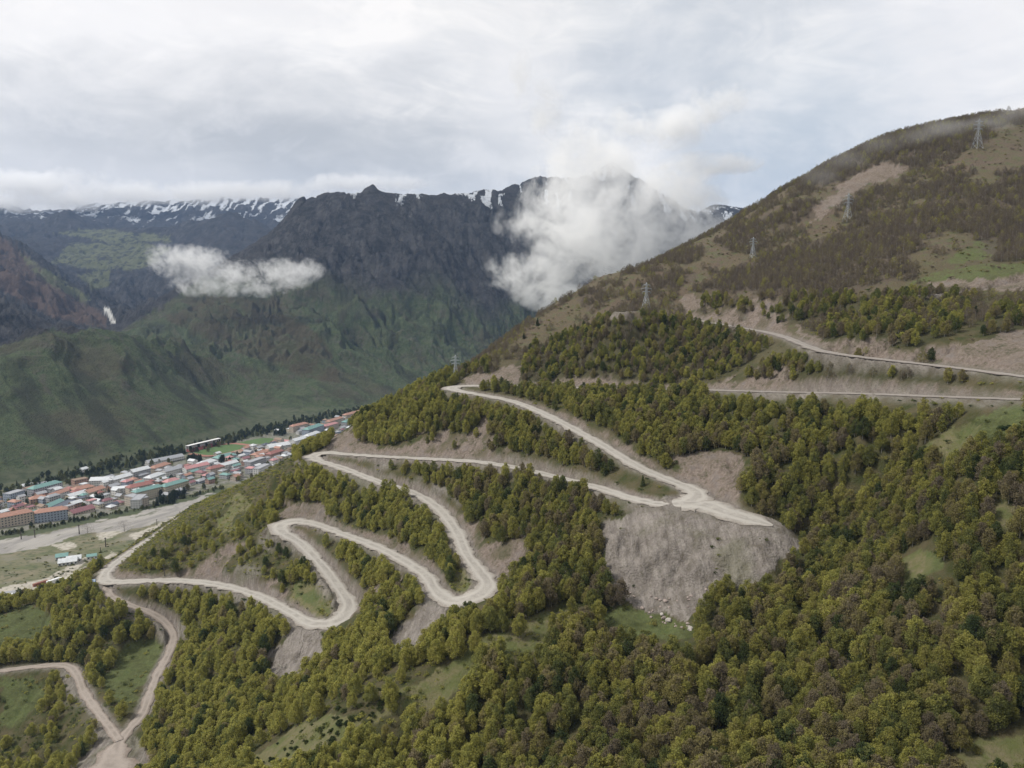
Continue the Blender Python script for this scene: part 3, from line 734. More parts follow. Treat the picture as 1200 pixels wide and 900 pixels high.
def scatter_mass(name, pts, rot, scl, idx, tint, bright, label):
    me = bpy.data.meshes.new(name); me.from_pydata([tuple(p) for p in pts], [], [])
    for k, v, ty in (('turn', rot, 'FLOAT'), ('size', scl, 'FLOAT'), ('pick', idx, 'INT'), ('tint', tint, 'FLOAT'), ('bright', bright, 'FLOAT')):
        a = me.attributes.new(k, ty, 'POINT'); a.data.foreach_set('value', np.asarray(v, np.int32 if ty == 'INT' else np.float32))
    o = bpy.data.objects.new(name, me); COL.objects.link(o)
    ng = bpy.data.node_groups.new(name, 'GeometryNodeTree')
    ng.interface.new_socket('Geometry', in_out='INPUT', socket_type='NodeSocketGeometry'); ng.interface.new_socket('Geometry', in_out='OUTPUT', socket_type='NodeSocketGeometry')
    N = ng.nodes; Lk = ng.links
    gi = N.new('NodeGroupInput'); go = N.new('NodeGroupOutput'); ip = N.new('GeometryNodeInstanceOnPoints'); ci = N.new('GeometryNodeCollectionInfo')
    ci.inputs['Collection'].default_value = FORMS; ci.inputs['Separate Children'].default_value = True; ci.inputs['Reset Children'].default_value = True
    def na(nm, ty):
        q = N.new('GeometryNodeInputNamedAttribute'); q.data_type = ty; q.inputs['Name'].default_value = nm; return q.outputs['Attribute']
    cx = N.new('ShaderNodeCombineXYZ'); Lk.new(na('turn', 'FLOAT'), cx.inputs[2])
    Lk.new(gi.outputs[0], ip.inputs['Points']); Lk.new(ci.outputs[0], ip.inputs['Instance']); ip.inputs['Pick Instance'].default_value = True
    Lk.new(na('pick', 'INT'), ip.inputs['Instance Index']); Lk.new(cx.outputs[0], ip.inputs['Rotation']); Lk.new(na('size', 'FLOAT'), ip.inputs['Scale'])
    Lk.new(ip.outputs[0], go.inputs[0])
    md = o.modifiers.new('scatter', 'NODES'); md.node_group = ng
    return tag(o, label, kind='stuff')

# ---- which picture pixels a tree may not hide: the open stretches of road
HIDDEN = [((445, 563), (478, 578)), ((575, 540), (700, 571)), ((560, 449), (828, 459)), ((126, 690), (176, 716)), ((728, 362), (890, 388)), ((975, 412), (1150, 434)), ((1030, 463), (1060, 466))]
road_px = np.full((920, 1200), 1e9)
for nm, (P, hw) in ROADS.items():
    if nm == 'BENCH': continue
    d = np.gradient(P[:, :2], axis=0); d /= np.linalg.norm(d, axis=1)[:, None]
    for s in np.linspace(-1, 1, 13):
        x = P[:, 0] - d[:, 1] * hw * s; y = P[:, 1] + d[:, 0] * hw * s
        qx, qy = project(x, y, P[:, 2]); ok = (qx >= 0) & (qx < 1200) & (qy >= 0) & (qy < 920)
        for (a, b), (c, e) in HIDDEN: ok &= ~((qx > a) & (qx < c) & (qy > b) & (qy < e))
        for dy in (-3, -1, 0):
            yy = np.clip(qy[ok].astype(int) + dy, 0, 919); xx = qx[ok].astype(int)
            np.minimum.at(road_px, (yy, xx), y[ok])
        if nm == 'MAIN':                              # the bare bank above the upper traverse stays open too
            o2 = ok & (qx > 830) & (qy < 475) & (P[:, 2] > -52)
            for dy in range(-13, 0, 2): np.minimum.at(road_px, (np.clip(qy[o2].astype(int) + dy, 0, 919), qx[o2].astype(int)), y[o2])

def hides_road(px, py0, py1, half, Y):
    x0, x1 = int(max(0, px - half * .6)), int(min(1199, px + half * .6)) + 1; y1, y0 = int(min(919, py0)), int(max(0, py1))
    if x1 <= x0 or y1 <= y0 or x0 >= 1200: return 0
    blk = road_px[y0:y1, x0:x1]
    return int(((blk < 1e8) & (blk > Y + 2)).sum())

# ---- candidates on a jittered grid, thinned by what grows where
cell = 2.9
ix, iy = np.meshgrid(np.arange(-560, 820, cell), np.arange(66, 800, cell))
cx_ = (ix + rng.uniform(-.46, .46, ix.shape) * cell).ravel(); cy_ = (iy + rng.uniform(-.46, .46, iy.shape) * cell).ravel()
k = np.abs(cx_) < 1.02 * cy_ + 12; cx_, cy_ = cx_[k], cy_[k]
cz, ccut, cfill, crd, cover_ = ground_height(cx_, cy_, True)
qx, qy = project(cx_, cy_, cz)
k = (cover_ > 6) & (crd > 1.6) & (qx > -260) & (qx < 1480) & (qy < 1130)
cx_, cy_, cz, ccut, crd, qx, qy = [a[k] for a in (cx_, cy_, cz, ccut, crd, qx, qy)]
depth = cy_ * CP - cz * SP
scl_px = FPX / depth
n_c = len(cx_)
u1, u2, u3, u4, u5 = rng.uniform(0, 1, (5, n_c))
clumpn = fbm(cx_ / 28, cy_ / 28, 3); fine = fbm(cx_ / 9 + 9, cy_ / 9, 2); bigp = fbm(cx_ / 90 + 3, cy_ / 60 + 8, 4, .6)
yes = np.ones(n_c, bool)
nocut = ~((ccut > .9) & (crd < 22)) | (in_poly(qx, qy, BAND[2]) & (qx > 885))
c_sp = pm(SPOILS, qx, qy, True) | pm(SPOILS, qx, qy - 3.0 * scl_px, True)
c_ba = pm(BARE, qx, qy, True) | pm(BARE, qx, qy - 3 * scl_px, True)
c_me = pm(MEADOW, qx, qy, True) | pm(MEADOW, qx, qy - 4 * scl_px, True)
c_gr = pm(GRASS, qx, qy, True) | pm(GRASS, qx, qy - 4 * scl_px, True)
c_th = pm(THICKET, qx + 16 * fbm(cx_ / 20, cy_ / 20, 3), qy + 9 * fbm(cx_ / 20 + 30, cy_ / 20, 3), True); c_bd = pm(BAND, qx, qy, True)
NOSE = [(140,668),(170,632),(262,572),(360,538),(372,545),(330,575),(312,612),(340,655),(352,672),(300,692),(230,668),(150,674)]
LOWLEFT = [(-60,795),(30,790),(92,790),(116,850),(100,880),(70,910),(-60,910)]
LOWWOOD = [(-60,690),(60,690),(120,692),(190,716),(196,752),(120,775),(40,776),(-60,776)]
SPUR = [(240,905),(300,862),(400,806),(470,790),(560,748),(680,705),(700,730),(600,790),(540,800),(470,845),(380,880),(330,905)]
c_no = in_poly(qx, qy, NOSE); c_ll = in_poly(qx, qy, LOWLEFT); c_lw = in_poly(qx, qy, LOWWOOD); c_spur = in_poly(qx, qy, SPUR)
c_left = (qx < 520 + .55 * (900 - qy) * 0) & (qy > 600) & ~c_spur
upper_ = (qy < 452 - .02 * (qx - 800)) & (cz > -62)
skyside = upper_ & ~c_th & ~c_bd
open_ = c_me | c_gr
# the default is the birch wood
kind = np.zeros(n_c, int)                             # 0 none, 1 birch, 2 thicket, 3 bush
dens = np.where(cy_ < 260, .68, .62) + .14 * clumpn
kind[u1 < dens] = 1
kind[(kind == 0) & (u2 < .38)] = 3
# nose of the ridge on the left: low scrubby growth and few trees
kind[c_no & (u1 > .20)] = np.where(u2[c_no & (u1 > .20)] < .86, 3, 0)
kind[c_ll] = np.where(u1[c_ll] < .17 + .15 * clumpn[c_ll], 1, np.where(u2[c_ll] < .62, 3, 0))
kind[c_lw] = np.where(u1[c_lw] < .52, 1, 3)
kind[c_spur] = np.where(u1[c_spur] < .15 + .16 * clumpn[c_spur], 1, np.where(u2[c_spur] < .62, 3, 0))
kind[skyside] = np.where(bigp[skyside] + .4 * clumpn[skyside] + .25 * fine[skyside] > .08, np.where(u1[skyside] < .62, 2, np.where(u2[skyside] < .5, 3, 0)), np.where(u2[skyside] < .10 + .3 * (fine[skyside] > .25), 3, 0))
kind[c_th] = np.where(u1[c_th] < .93 + .5 * fine[c_th], 2, 0)
kind[c_bd] = np.where(u1[c_bd] < .44, 1, np.where(u2[c_bd] < .25, 2, 0))
kind[c_gr] = np.where(u2[c_gr] < .10 + .12 * (fine[c_gr] > .1) + .42 * (qy[c_gr] < 850) * (qx[c_gr] < 720), 3, 0)
kind[c_gr & c_spur & (qy < 845) & (u1 < .13)] = 1
kind[c_me] = np.where(u2[c_me] < .12 + .22 * (fine[c_me] > .25), 3, 0)
kind[c_ba | c_sp] = 0
kind[c_sp & (u2 < .03) & (qy < 700)] = 3
kind[(kind == 1) & (cy_ > 452) & (qx < 345)] = 3
kind[~nocut & (u3 > .10)] = 0
kind[(kind == 1) & (crd < 2.6)] = 0
kind[(cz > 20) & (kind == 1)] = 2
# heights, tints
H = np.where(kind == 1, 5.4 + 3.6 * u3 + .9 * clumpn, np.where(kind == 2, 3.0 + 2.6 * u3, 1.1 + 1.6 * u3 ** 2))
H = np.where((kind == 1) & c_bd, 4.6 + 2.2 * u3, H); H = np.where((kind == 1) & (c_no | c_ll), 4.2 + 2.6 * u3, H)
H = np.where((kind == 1) & (c_lw), 6.6 + 2.0 * u3, H)
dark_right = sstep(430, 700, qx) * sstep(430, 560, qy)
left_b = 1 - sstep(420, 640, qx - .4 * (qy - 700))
tint = np.where(kind == 1, .30 + .26 * u4 + .05 * clumpn, 0)
tint = np.where((kind == 1) & (u5 < .06 + .24 * dark_right + .25 * (clumpn > .2) * dark_right), .60 + .30 * u4, tint)
tint = np.where((kind == 1) & c_bd, np.where(u5 < .58, .26 + .26 * u4, .62 + .32 * u4), tint)
tint = np.where((kind == 1) & (u5 > .93), .10 + .12 * u4, tint)
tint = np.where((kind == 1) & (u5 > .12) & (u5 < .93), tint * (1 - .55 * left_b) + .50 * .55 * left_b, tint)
tint = np.where(kind == 2, np.where(u5 < .14, .50 + .2 * u4, .84 + .22 * u4), tint)
tint = np.where(kind == 3, np.where(u5 < .5, .06 + .22 * u4, .30 + .38 * u4), tint)
tint = np.where((kind == 3) & (c_no | c_spur), .22 + .30 * u4, tint)
tint = np.where((kind == 3) & upper_, np.where(u5 < .22, .2 + .2 * u4, .66 + .32 * u4), tint)
bright = np.clip(.54 + .34 * u2 + .34 * left_b - .14 * dark_right + .10 * clumpn, 0, 1)  # cloud shade put into leaf brightness: left stands lighter, right wood darker
bright = np.where(kind == 2, .34 + .34 * u2, bright)
sel = np.where(kind > 0)[0]
pick0 = tint < .25
# keep the open road in sight
keep = []
for i in sel:
    hp = H[i] * scl_px[i]; half = hp * (.24 if kind[i] == 1 else .3)
    if kind[i] != 3 or hp > 5:
        n = hides_road(qx[i], qy[i], qy[i] - hp, half, cy_[i])
        if n > 3 + .05 * hp * half and (u5[i] < .97 or pick0[i]): continue
    keep.append(i)
sel = np.array(keep)
# ---- the 300 birches that show largest stand as things of their own
cand = sel[(kind[sel] == 1)]
cand = cand[(qx[cand] > 4) & (qx[cand] < 1196) & (qy[cand] < 925) & (qy[cand] - .5 * H[cand] * scl_px[cand] < 896)]
cand = cand[np.argsort(cy_[cand])]
cov = np.zeros((470, 640), bool); shown = []
for i in cand:                                       # nearest first: how much of each crown is not covered by nearer ones
    hp = H[i] * scl_px[i]; x0, x1 = int((qx[i] - .27 * hp) / 2), int((qx[i] + .27 * hp) / 2) + 1; y0, y1 = int((qy[i] - hp) / 2), int((qy[i] - .25 * hp) / 2) + 1
    x0, y0 = max(x0, 0), max(y0, 0); blk = cov[y0:y1, x0:x1]
    fr = 1 - blk.mean() if blk.size else 0
    if fr > .3: shown.append((hp * hp * fr, i))
    blk[...] = True
shown.sort(reverse=True)
own = [i for _, i in shown[:300]]
own_set = set(own)
rest = np.array([i for i in sel if kind[i] != 3 and i not in own_set]); bush = np.array([i for i in sel if kind[i] == 3])
pick = np.where(kind == 1, (u1 * 997).astype(int) % 6, np.where(kind == 2, 6 + (u2 * 997).astype(int) % 3, 9 + (u3 * 997).astype(int) % 3))
pick = np.where((kind == 1) & (tint < .16) & (u3 < .25) & (qy > 480), 12, pick)
size = np.where(kind == 3, H * 1.25, H)
print('trees', len(own), len(rest), 'bushes', len(bush))
def pos(i): return np.stack([cx_[i], cy_[i], cz[i] - .05], -1)
# trees of the valley: along the foot of the slope, the river embankment and between the houses
vr = np.random.default_rng(31); VP = []
def floor_pt(px, py):
    a, b, c = ray(px, py); Y = 900.0
    for _ in range(25): Y = float(valley_floor(a, Y)) / c * b
    return [a / b * Y, Y, float(valley_floor(0, Y)) - .1]
def vadd(px, py, h, tn, br, pk): VP.append((*floor_pt(px, py), h, tn, br, pk))
for _ in range(760):                                  # dark belt where the slope meets the town
    s = vr.uniform(0, 1) ** .8; px = -10 + 440 * s; py = np.interp(px, [-10, 60, 130, 215, 300, 430], [598, 574, 556, 533, 512, 483]) + vr.normal(-1.5, 1) * (5.5 if px < 200 else 2.6)
    vadd(px, py, vr.uniform(6, 11), vr.choice([.05, .14, .30]), vr.uniform(.1, .5), int(vr.integers(0, 6)) if vr.random() < .8 else 12)
for _ in range(150):
    px = vr.uniform(-5, 262); py = np.interp(px, [0, 80, 180, 262], [629, 613, 594, 571.5]) + vr.normal(0, .9); vadd(px, py, vr.uniform(2.5, 6), vr.uniform(.1, .35), .3, int(vr.integers(0, 6)))
for _ in range(330):
    px, py = vr.uniform(-5, 440), vr.uniform(486, 620)
    if in_poly(np.array([px]), np.array([py]), TOWN)[0] and not in_poly(np.array([px]), np.array([py]), [(215,535),(262,512),(330,505),(330,520),(288,530),(230,545)])[0]:
        vadd(px, py, vr.uniform(5, 10), vr.choice([.08, .2, .36, .5, .75]), vr.uniform(.2, .6), int(vr.integers(0, 6)) if vr.random() < .8 else 12)
for a, b, n in ((227, 541, 22), (330, 509, 14), (118, 590, 8), (193, 590, 10), (205, 583, 10), (262, 543, 8)):
    for _ in range(n): vadd(a + vr.normal(0, 5), b + vr.normal(0, 1.4), vr.uniform(8, 13), .06, .2, 12 if vr.random() < .4 else int(vr.integers(0, 6)))
VB = []
for _ in range(700):
    px, py = vr.uniform(-20, 215), vr.uniform(612, 716)
    p = floor_pt(px, py)
    if p[1] > 560 and in_poly(np.array([px]), np.array([py]), [(-20,660),(60,650),(110,630),(160,640),(120,672),(60,708),(-20,716)])[0] and fbm(np.array([p[0] / 40]), np.array([p[1] / 40]), 3)[0] > -.05: VB.append((*p, vr.uniform(1.0, 4.2), vr.choice([.16, .26, .34]), vr.uniform(.2, .6), 9 + int(vr.integers(0, 3))))
VP = np.array(VP); VB = np.array(VB)
def cat_(a, b): return np.concatenate([a, b])
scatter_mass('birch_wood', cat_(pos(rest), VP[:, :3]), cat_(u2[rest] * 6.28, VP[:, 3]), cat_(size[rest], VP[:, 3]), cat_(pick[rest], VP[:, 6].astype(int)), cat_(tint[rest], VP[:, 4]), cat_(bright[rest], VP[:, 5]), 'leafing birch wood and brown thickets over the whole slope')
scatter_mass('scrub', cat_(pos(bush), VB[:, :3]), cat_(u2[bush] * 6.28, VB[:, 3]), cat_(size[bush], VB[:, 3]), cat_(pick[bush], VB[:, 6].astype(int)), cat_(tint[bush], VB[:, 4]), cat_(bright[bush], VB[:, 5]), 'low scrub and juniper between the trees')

BIRCH = []
for i in range(9):
    tr, cr = birch_shape(500 + i, 34, 165, .0145, .225 + .03 * (i % 3), .15 + .06 * (i % 2))
    to = mesh_obj('trunk', *tr, M_bark); co_ = crown_mesh('crown', cr, M_leaf_own)
    BIRCH.append((to.data, co_.data)); bpy.data.objects.remove(to); bpy.data.objects.remove(co_)

def place_tree(name, label, cat, group, p, h, turn, form_, tint_, bright_, wide=1.0):
    r = bpy.data.objects.new(name, None); COL.objects.link(r); r.empty_display_size = .5
    r.location = p; r.rotation_euler = (0, 0, turn); r.scale = (h * wide, h * wide, h)
    for nm, me in (('trunk', form_[0]), ('crown', form_[1])):
        if me is None: continue
        c = bpy.data.objects.new(nm, me); COL.objects.link(c); c.parent = r
        if nm == 'crown': c['tint'] = float(tint_); c['bright'] = float(bright_)
    return tag(r, label, cat, group)

def where(x, y):
    if y > 835 and x > 900: return 'beside the bare bottom right clearing' if x > 1060 else 'in the dense dark wood at the bottom right'
    if x < 210 and y > 770: return 'near the yard where two dirt tracks meet'
    if x < 420: return 'in the bright stand above the grassy spur'
    if x < 560 and y < 760: return 'below the gravel turn and its rubble fan'
    if x < 560: return 'on the lower edge of the grassy spur'
    if x < 700: return 'in the mixed stand right of the grassy spur'
    if y < 735 and x > 960: return 'by the small right hand grass clearing'
    if x < 880: return 'in the wood below the green patch' if y < 800 else 'along the bottom edge right of the spur'
    return 'in the dense wood right of the spoil heap'
def look(t_, b_):
    if t_ < .24: return 'dark green'
    if t_ < .36: return 'olive green'
    if t_ < .46: return 'fresh green'
    if t_ < .58: return 'yellow green'
    if t_ < .74: return 'olive brown'
    return 'brown barely leafing'
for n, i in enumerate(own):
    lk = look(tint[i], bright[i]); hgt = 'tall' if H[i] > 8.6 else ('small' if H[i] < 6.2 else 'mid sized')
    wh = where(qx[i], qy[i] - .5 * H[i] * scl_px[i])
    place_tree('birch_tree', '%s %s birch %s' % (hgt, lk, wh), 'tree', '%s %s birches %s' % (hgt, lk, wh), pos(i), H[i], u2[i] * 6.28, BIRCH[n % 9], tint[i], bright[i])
# ------------------------------------------------------------------ the town on the valley floor
def on_floor(px, py):
    a, b, c = ray(px, py); Y = 900.0
    for _ in range(30): Y = float(valley_floor(a, Y)) / c * b
    return np.array([a / b * Y, Y, float(valley_floor(0, Y))])

_gcache = np.exp(np.linspace(math.log(120), math.log(900), 1400))
def on_ground(px, py):                              # first point of the hillside along a sight line
    a, b, c = ray(px, py); t = _gcache / b
    h = ground_height(a * t, b * t); d = c * t - h
    j = np.where(d < 0)[0]; j = j[0] if len(j) else len(t) - 1
    return np.array([a * t[j], b * t[j], float(ground_height(np.array([a * t[j]]), np.array([b * t[j]]))[0])])

def wall_material(name, col, pane=(.07, .08, .10)):
    m, t, b = mat(name, .85)
    uv = t.n('ShaderNodeUVMap').outputs[0]
    s = t.n('ShaderNodeSeparateXYZ', {0: uv}); fu = t.m('FRACT', t.m('DIVIDE', s.outputs[0], 3.2)); fv = t.m('FRACT', t.m('DIVIDE', s.outputs[1], 3.0))
    w_ = t.m('MULTIPLY', t.m('MULTIPLY', t.m('GREATER_THAN', fu, .28), t.m('LESS_THAN', fu, .72)), t.m('MULTIPLY', t.m('GREATER_THAN', fv, .34), t.m('LESS_THAN', fv, .80)))
    n = t.noise(t.n('ShaderNodeTexCoord').outputs['Object'], .3, 4)
    c = t.mix(n, tuple(x * .78 for x in col), tuple(min(.85, x * 1.15) for x in col))
    c = t.mix(w_, c, pane); t.t.links.new(c, b.inputs['Base Color'])
    return m
WALLS = {k: wall_material('wall_' + k, v) for k, v in dict(beige=(.46, .40, .33), grey=(.36, .36, .37), white=(.62, .61, .59), bluegrey=(.30, .34, .40), brick=(.34, .22, .17), cream=(.52, .47, .36)).items()}
ROOFS = {k: plain('roof_' + k, v, .6, .24, .5) for k, v in dict(orange=(.34, .195, .15), red=(.27, .125, .11), teal=(.16, .28, .265), white=(.52, .54, .56), grey=(.30, .31, .33), dark=(.085, .095, .12), pink=(.42, .22, .22), maroon=(.22, .11, .12), green=(.14, .25, .19), brown=(.22, .16, .12)).items()}
M_chim = plain('chimney_brick', (.30, .22, .18), .9, .2, 1)

def building(name, label, cat, group, c, ang, L, W, storeys, wall, roof, typ, chim=0, parts=True):
    h = storeys * 3.0 + .6
    r = bpy.data.objects.new(name, None); COL.objects.link(r); r.location = c; r.rotation_euler = (0, 0, ang)
    a, b = L / 2, W / 2
    V = [(-a, -b, -1.5), (a, -b, -1.5), (a, b, -1.5), (-a, b, -1.5), (-a, -b, h), (a, -b, h), (a, b, h), (-a, b, h)]
    Fc = [(0, 1, 5, 4), (1, 2, 6, 5), (2, 3, 7, 6), (3, 0, 4, 7), (4, 5, 6, 7)]
    gable = typ == 'gable'; rh = W * .26 if typ != 'flat' else 0
    if gable: V += [(-a, 0, h + rh - .12), (a, 0, h + rh - .12)]; Fc = Fc[:4] + [(4, 7, 8), (5, 9, 6)]
    o = mesh_obj('wall', V, Fc, WALLS[wall], r)
    uvl = o.data.uv_layers.new(name='UVMap')
    for p in o.data.polygons:
        for li in p.loop_indices:
            v = o.data.vertices[o.data.loops[li].vertex_index].co
            n = p.normal
            uvl.data[li].uv = ((v.x + a if abs(n.y) > .5 else v.y + b) + .3, (v.z - .3) if abs(n.z) < .5 else .1)
    e = .5; k = .22
    if typ == 'flat':
        V = [(-a - .2, -b - .2, h - .1), (a + .2, -b - .2, h - .1), (a + .2, b + .2, h - .1), (-a - .2, b + .2, h - .1)]
        V += [(x, y, h + .55) for x, y, _ in V]
        V += [(x * .985, y * .95, h + .55) for x, y, _ in V[:4]] + [(x * .985, y * .95, h + .2) for x, y, _ in V[:4]]
        Fc = [(0, 1, 5, 4), (1, 2, 6, 5), (2, 3, 7, 6), (3, 0, 4, 7), (3, 2, 1, 0)] + [(4 + i, 4 + (i + 1) % 4, 8 + (i + 1) % 4, 8 + i) for i in range(4)] + [(8 + i, 8 + (i + 1) % 4, 12 + (i + 1) % 4, 12 + i) for i in range(4)] + [(12, 13, 14, 15)]
    else:
        q = a if gable else max(a - b * .9, .4)
        zl = h - e * rh / b + .02
        V = [(-a - e, -b - e, zl), (a + e, -b - e, zl), (a + e, b + e, zl), (-a - e, b + e, zl), (-q - (e if gable else 0), 0, h + rh), (q + (e if gable else 0), 0, h + rh)]
        n0 = len(V); V += [(x, y, z + k) for x, y, z in V]
        top = [(0, 1, 5, 4), (2, 3, 4, 5), (1, 2, 5), (3, 0, 4)] if not gable else [(0, 1, 5, 4), (2, 3, 4, 5)]
        Fc = [tuple(i + n0 for i in f) for f in top] + [tuple(reversed(f)) for f in top]
        rim = [(0, 1), (1, 2), (2, 3), (3, 0)] if not gable else [(0, 1), (1, 5), (5, 2), (2, 3), (3, 4), (4, 0)]
        Fc += [(i, j, j + n0, i + n0) for i, j in rim]
    ro = mesh_obj('roof', V, Fc, ROOFS[roof], r)
    for q in range(chim):
        x = -a + L * (q + .5) / chim; z0 = h + (rh * .45 if typ != 'flat' else .2)
        cv = [(x + sx * .55, .5 * b + sy * .45, z) for z in (z0 - .6, z0 + 1.7) for sx, sy in ((-1, -1), (1, -1), (1, 1), (-1, 1))]
        mesh_obj('chimney', cv, [(0, 1, 5, 4), (1, 2, 6, 5), (2, 3, 7, 6), (3, 0, 4, 7), (4, 5, 6, 7)], M_chim, ro)
    return tag(r, label, cat, group)

# foot of the near wall in the picture (two ends), depth, storeys, walls, roof, kind of roof, what it is
B = [
 (-22,622,40,613,13,4,'beige','orange','hip','long beige apartment block with orange roof cut by the left frame edge'),
 (41,613,80,609,13,4,'bluegrey','orange','hip','grey blue apartment block with orange roof nearest the river road'),
 (40,584,74,575,13,4,'grey','teal','hip','grey apartment block with turquoise roof at the left under the green slope'),
 (36,591,56,588,12,2,'brick','orange','hip','low brick house with bright orange hip roof behind the front blocks'),
 (61,587,82,580,11,2,'white','orange','gable','white long house with orange gable roof left of the dark hall'),
 (58,598,78,592,16,1,'white','teal','gable','low hall with turquoise roof touching the dark hall'),
 (76,600,97,593,20,2,'bluegrey','dark','flat','wide hall with dark flat roof behind the long orange block'),
 (86,604,112,599,14,1,'beige','maroon','gable','low shed with maroon roof by the river road'),
 (146,592,165,595,12,4,'beige','grey','flat','beige four storey block with flat grey roof and balconies by the river road'),
 (165,596,173,591,12,4,'white','grey','flat','white gable end block beside the beige flat roofed block'),
 (160,588,193,580,12,4,'cream','teal','hip','cream apartment block with long turquoise roof near the embankment'),
 (194,581,222,573,12,4,'cream','teal','hip','second cream block with turquoise roof next along the embankment'),
 (197,571,213,567,14,2,'beige','pink','hip','house with pink hip roof behind the turquoise roofed blocks'),
 (152,580,181,574,13,3,'beige','red','hip','long house with faded red roof behind the cream turquoise block'),
 (105,571,132,570,14,3,'white','white','gable','long white house with pale roof in the middle of the left town'),
 (134,570,156,564,13,3,'white','white','gable','white apartment house with pale roof right of the long white house'),
 (157,563,177,558,13,4,'grey','white','gable','pale turquoise tinged house under the embankment of trees'),
 (177,568,194,562,13,3,'white','white','hip','white hip roofed house beside the brown trees'),
 (195,560,215,555,13,3,'white','grey','gable','white house with pale grey roof below the stadium road'),
 (182,556,201,550,13,3,'beige','orange','hip','beige house with vivid orange roof below the hillside storage row'),
 (88,580,112,575,13,2,'cream','orange','hip','cream house with orange hip roof left of the town centre'),
 (105,583,124,577,13,2,'cream','orange','gable','cream house with sandy orange gable roof by the tall dark trees'),
 (83,588,104,582,12,2,'cream','white','gable','cream hall with off white roof above the dark hall'),
 (130,579,154,577,16,2,'white','white','flat','broad white flat roofed school in the town centre'),
 (88,571,104,568,13,3,'brick','brown','flat','brown brick block with flat roof at the slope side of town'),
 (13,590,30,585,13,4,'bluegrey','grey','flat','blue grey flat roofed tower block at the far left'),
 (174,545,216,537,14,1,'white','grey','gable','long low storage row with pale roof at the foot of the green slope'),
 (256,542,278,537,16,2,'grey','teal','hip','grey hall with turquoise roof just below the stadium pitch'),
 (238,549,255,544,15,2,'white','white','hip','white hall with pale roof left of the turquoise hall below the stadium'),
 (247,557,264,553,12,3,'beige','red','hip','beige house with orange red roof below the white halls'),
 (261,553,280,548,12,3,'white','white','gable','white house with pale gable roof right of the red roofed house'),
 (219,557,246,551,13,3,'white','pink','gable','white apartment house with pinkish roof left of the red roofed house'),
 (294,551,312,545,12,4,'grey','grey','flat','grey flat roofed apartment block above the ridge trees'),
 (304,559,317,553,11,4,'white','grey','flat','tall white apartment block just above the ridge scrub'),
 (316,527,341,523,18,1,'white','white','gable','broad white market hall right of the second pitch'),
 (301,538,316,533,14,2,'cream','orange','hip','cream house with sandy orange roof right of the stadium'),
 (318,539,333,534,13,3,'brick','red','hip','brick house with red hip roof beside the sandy orange one'),
 (344,507,362,503,12,4,'beige','orange','hip','long block with vivid orange roof at the far foot of the slope'),
 (362,511,380,505,16,4,'bluegrey','teal','hip','blue grey block with wide turquoise roof in the far town'),
 (346,523,360,519,14,3,'white','white','gable','white house with pale roof left of the narrow red house'),
 (362,517,376,512,13,3,'white','white','hip','white hip roofed house in front of the wide turquoise roof'),
 (358,529,362,528,6,3,'brick','red','flat','narrow bright red tower house above the road bend'),
 (387,501,403,496,12,4,'beige','orange','hip','block with orange roof in the far town behind the grey blocks'),
 (406,493,426,488,12,4,'beige','orange','hip','farthest long block with red orange roof beside the white tower block'),
 (406,500,418,496,13,3,'grey','teal','hip','grey house with turquoise roof in the farthest part of town'),
 (429,492,441,490,14,6,'white','grey','flat','tall white tower block at the far end of town against the ridge'),
 (378,518,400,513,12,4,'bluegrey','grey','flat','blue grey flat roofed block nearest the upper road bend'),
 (382,505,397,501,12,3,'beige','pink','hip','house with salmon roof between the far orange blocks'),
 (97,553,104,551,9,1,'white','white','gable','lone white farmhouse up on the green slope edge'),
 (27,573,40,571,10,1,'white','white','gable','white roofed farmhouse at the left foot of the green slope'),
 (42,572,56,569,9,1,'white','grey','gable','pale grey roofed farmhouse beside the white one at the slope foot'),
]
FOOT = []                                            # footprints taken: centre and radius
def building_from(b, name='apartment_block', cat='building'):
    x1, y1, x2, y2, W, st, wl, rf, typ, lab = b
    p, q = on_floor(x1, y1), on_floor(x2, y2); d = q - p; L = float(np.hypot(d[0], d[1])); L = min(L, 78)
    ang = math.atan2(d[1], d[0]); c = (p + q) / 2 + np.array([-math.sin(ang), math.cos(ang), 0]) * W / 2; c[2] = float(valley_floor(c[0], c[1]))
    building(name, lab, cat, None, c, ang, L, W, st, wl, rf, typ, 3 if st >= 3 and typ != 'flat' else 0)
    for t_ in np.linspace(-.5, .5, max(2, int(L / 10))): FOOT.append((c[0] + d[0] / max(np.hypot(d[0], d[1]), 1) * L * t_, c[1] + d[1] / max(np.hypot(d[0], d[1]), 1) * L * t_, W / 2))
for b in B: building_from(b, 'apartment_block' if b[5] >= 3 else 'house')

# stadium: pitch, running track, grandstand; a second pitch beside it
def flat_patch(name, pts, material, lift):
    V = [on_floor(*p) for p in pts]; V = [(v[0], v[1], v[2] + lift) for v in V]
    return mesh_obj(name, V, [tuple(range(len(V)))], material)
def oval(x1, y1, x2, y2, W, bulge):
    p, q = on_floor(x1, y1), on_floor(x2, y2); d = (q - p)[:2]; L = np.hypot(*d); d /= L; n = np.array([-d[1], d[0]]); c = (p + q)[:2] / 2
    out = []
    for k_ in range(48):
        th = 2 * math.pi * k_ / 48; s = math.cos(th); u = math.copysign(abs(s) ** .55, s) * L / 2; v = math.sin(th); v = math.copysign(abs(v) ** .55, v) * W / 2
        out.append(c + d * u + n * v)
    return out, d, n, c, L
M_pitch = plain('pitch_grass', (.075, .125, .045), .95, .12, .05); M_track_red = plain('running_track', (.26, .13, .10), .9, .12, .1)
M_stand = plain('stand_concrete', (.62, .62, .62), .8, .08, .1); M_seat = plain('stand_seats', (.36, .13, .12), .8, .1, .3)
outer, sd_, sn_, sc_, sl_ = oval(228, 533.5, 288, 520.5, 76, 0)
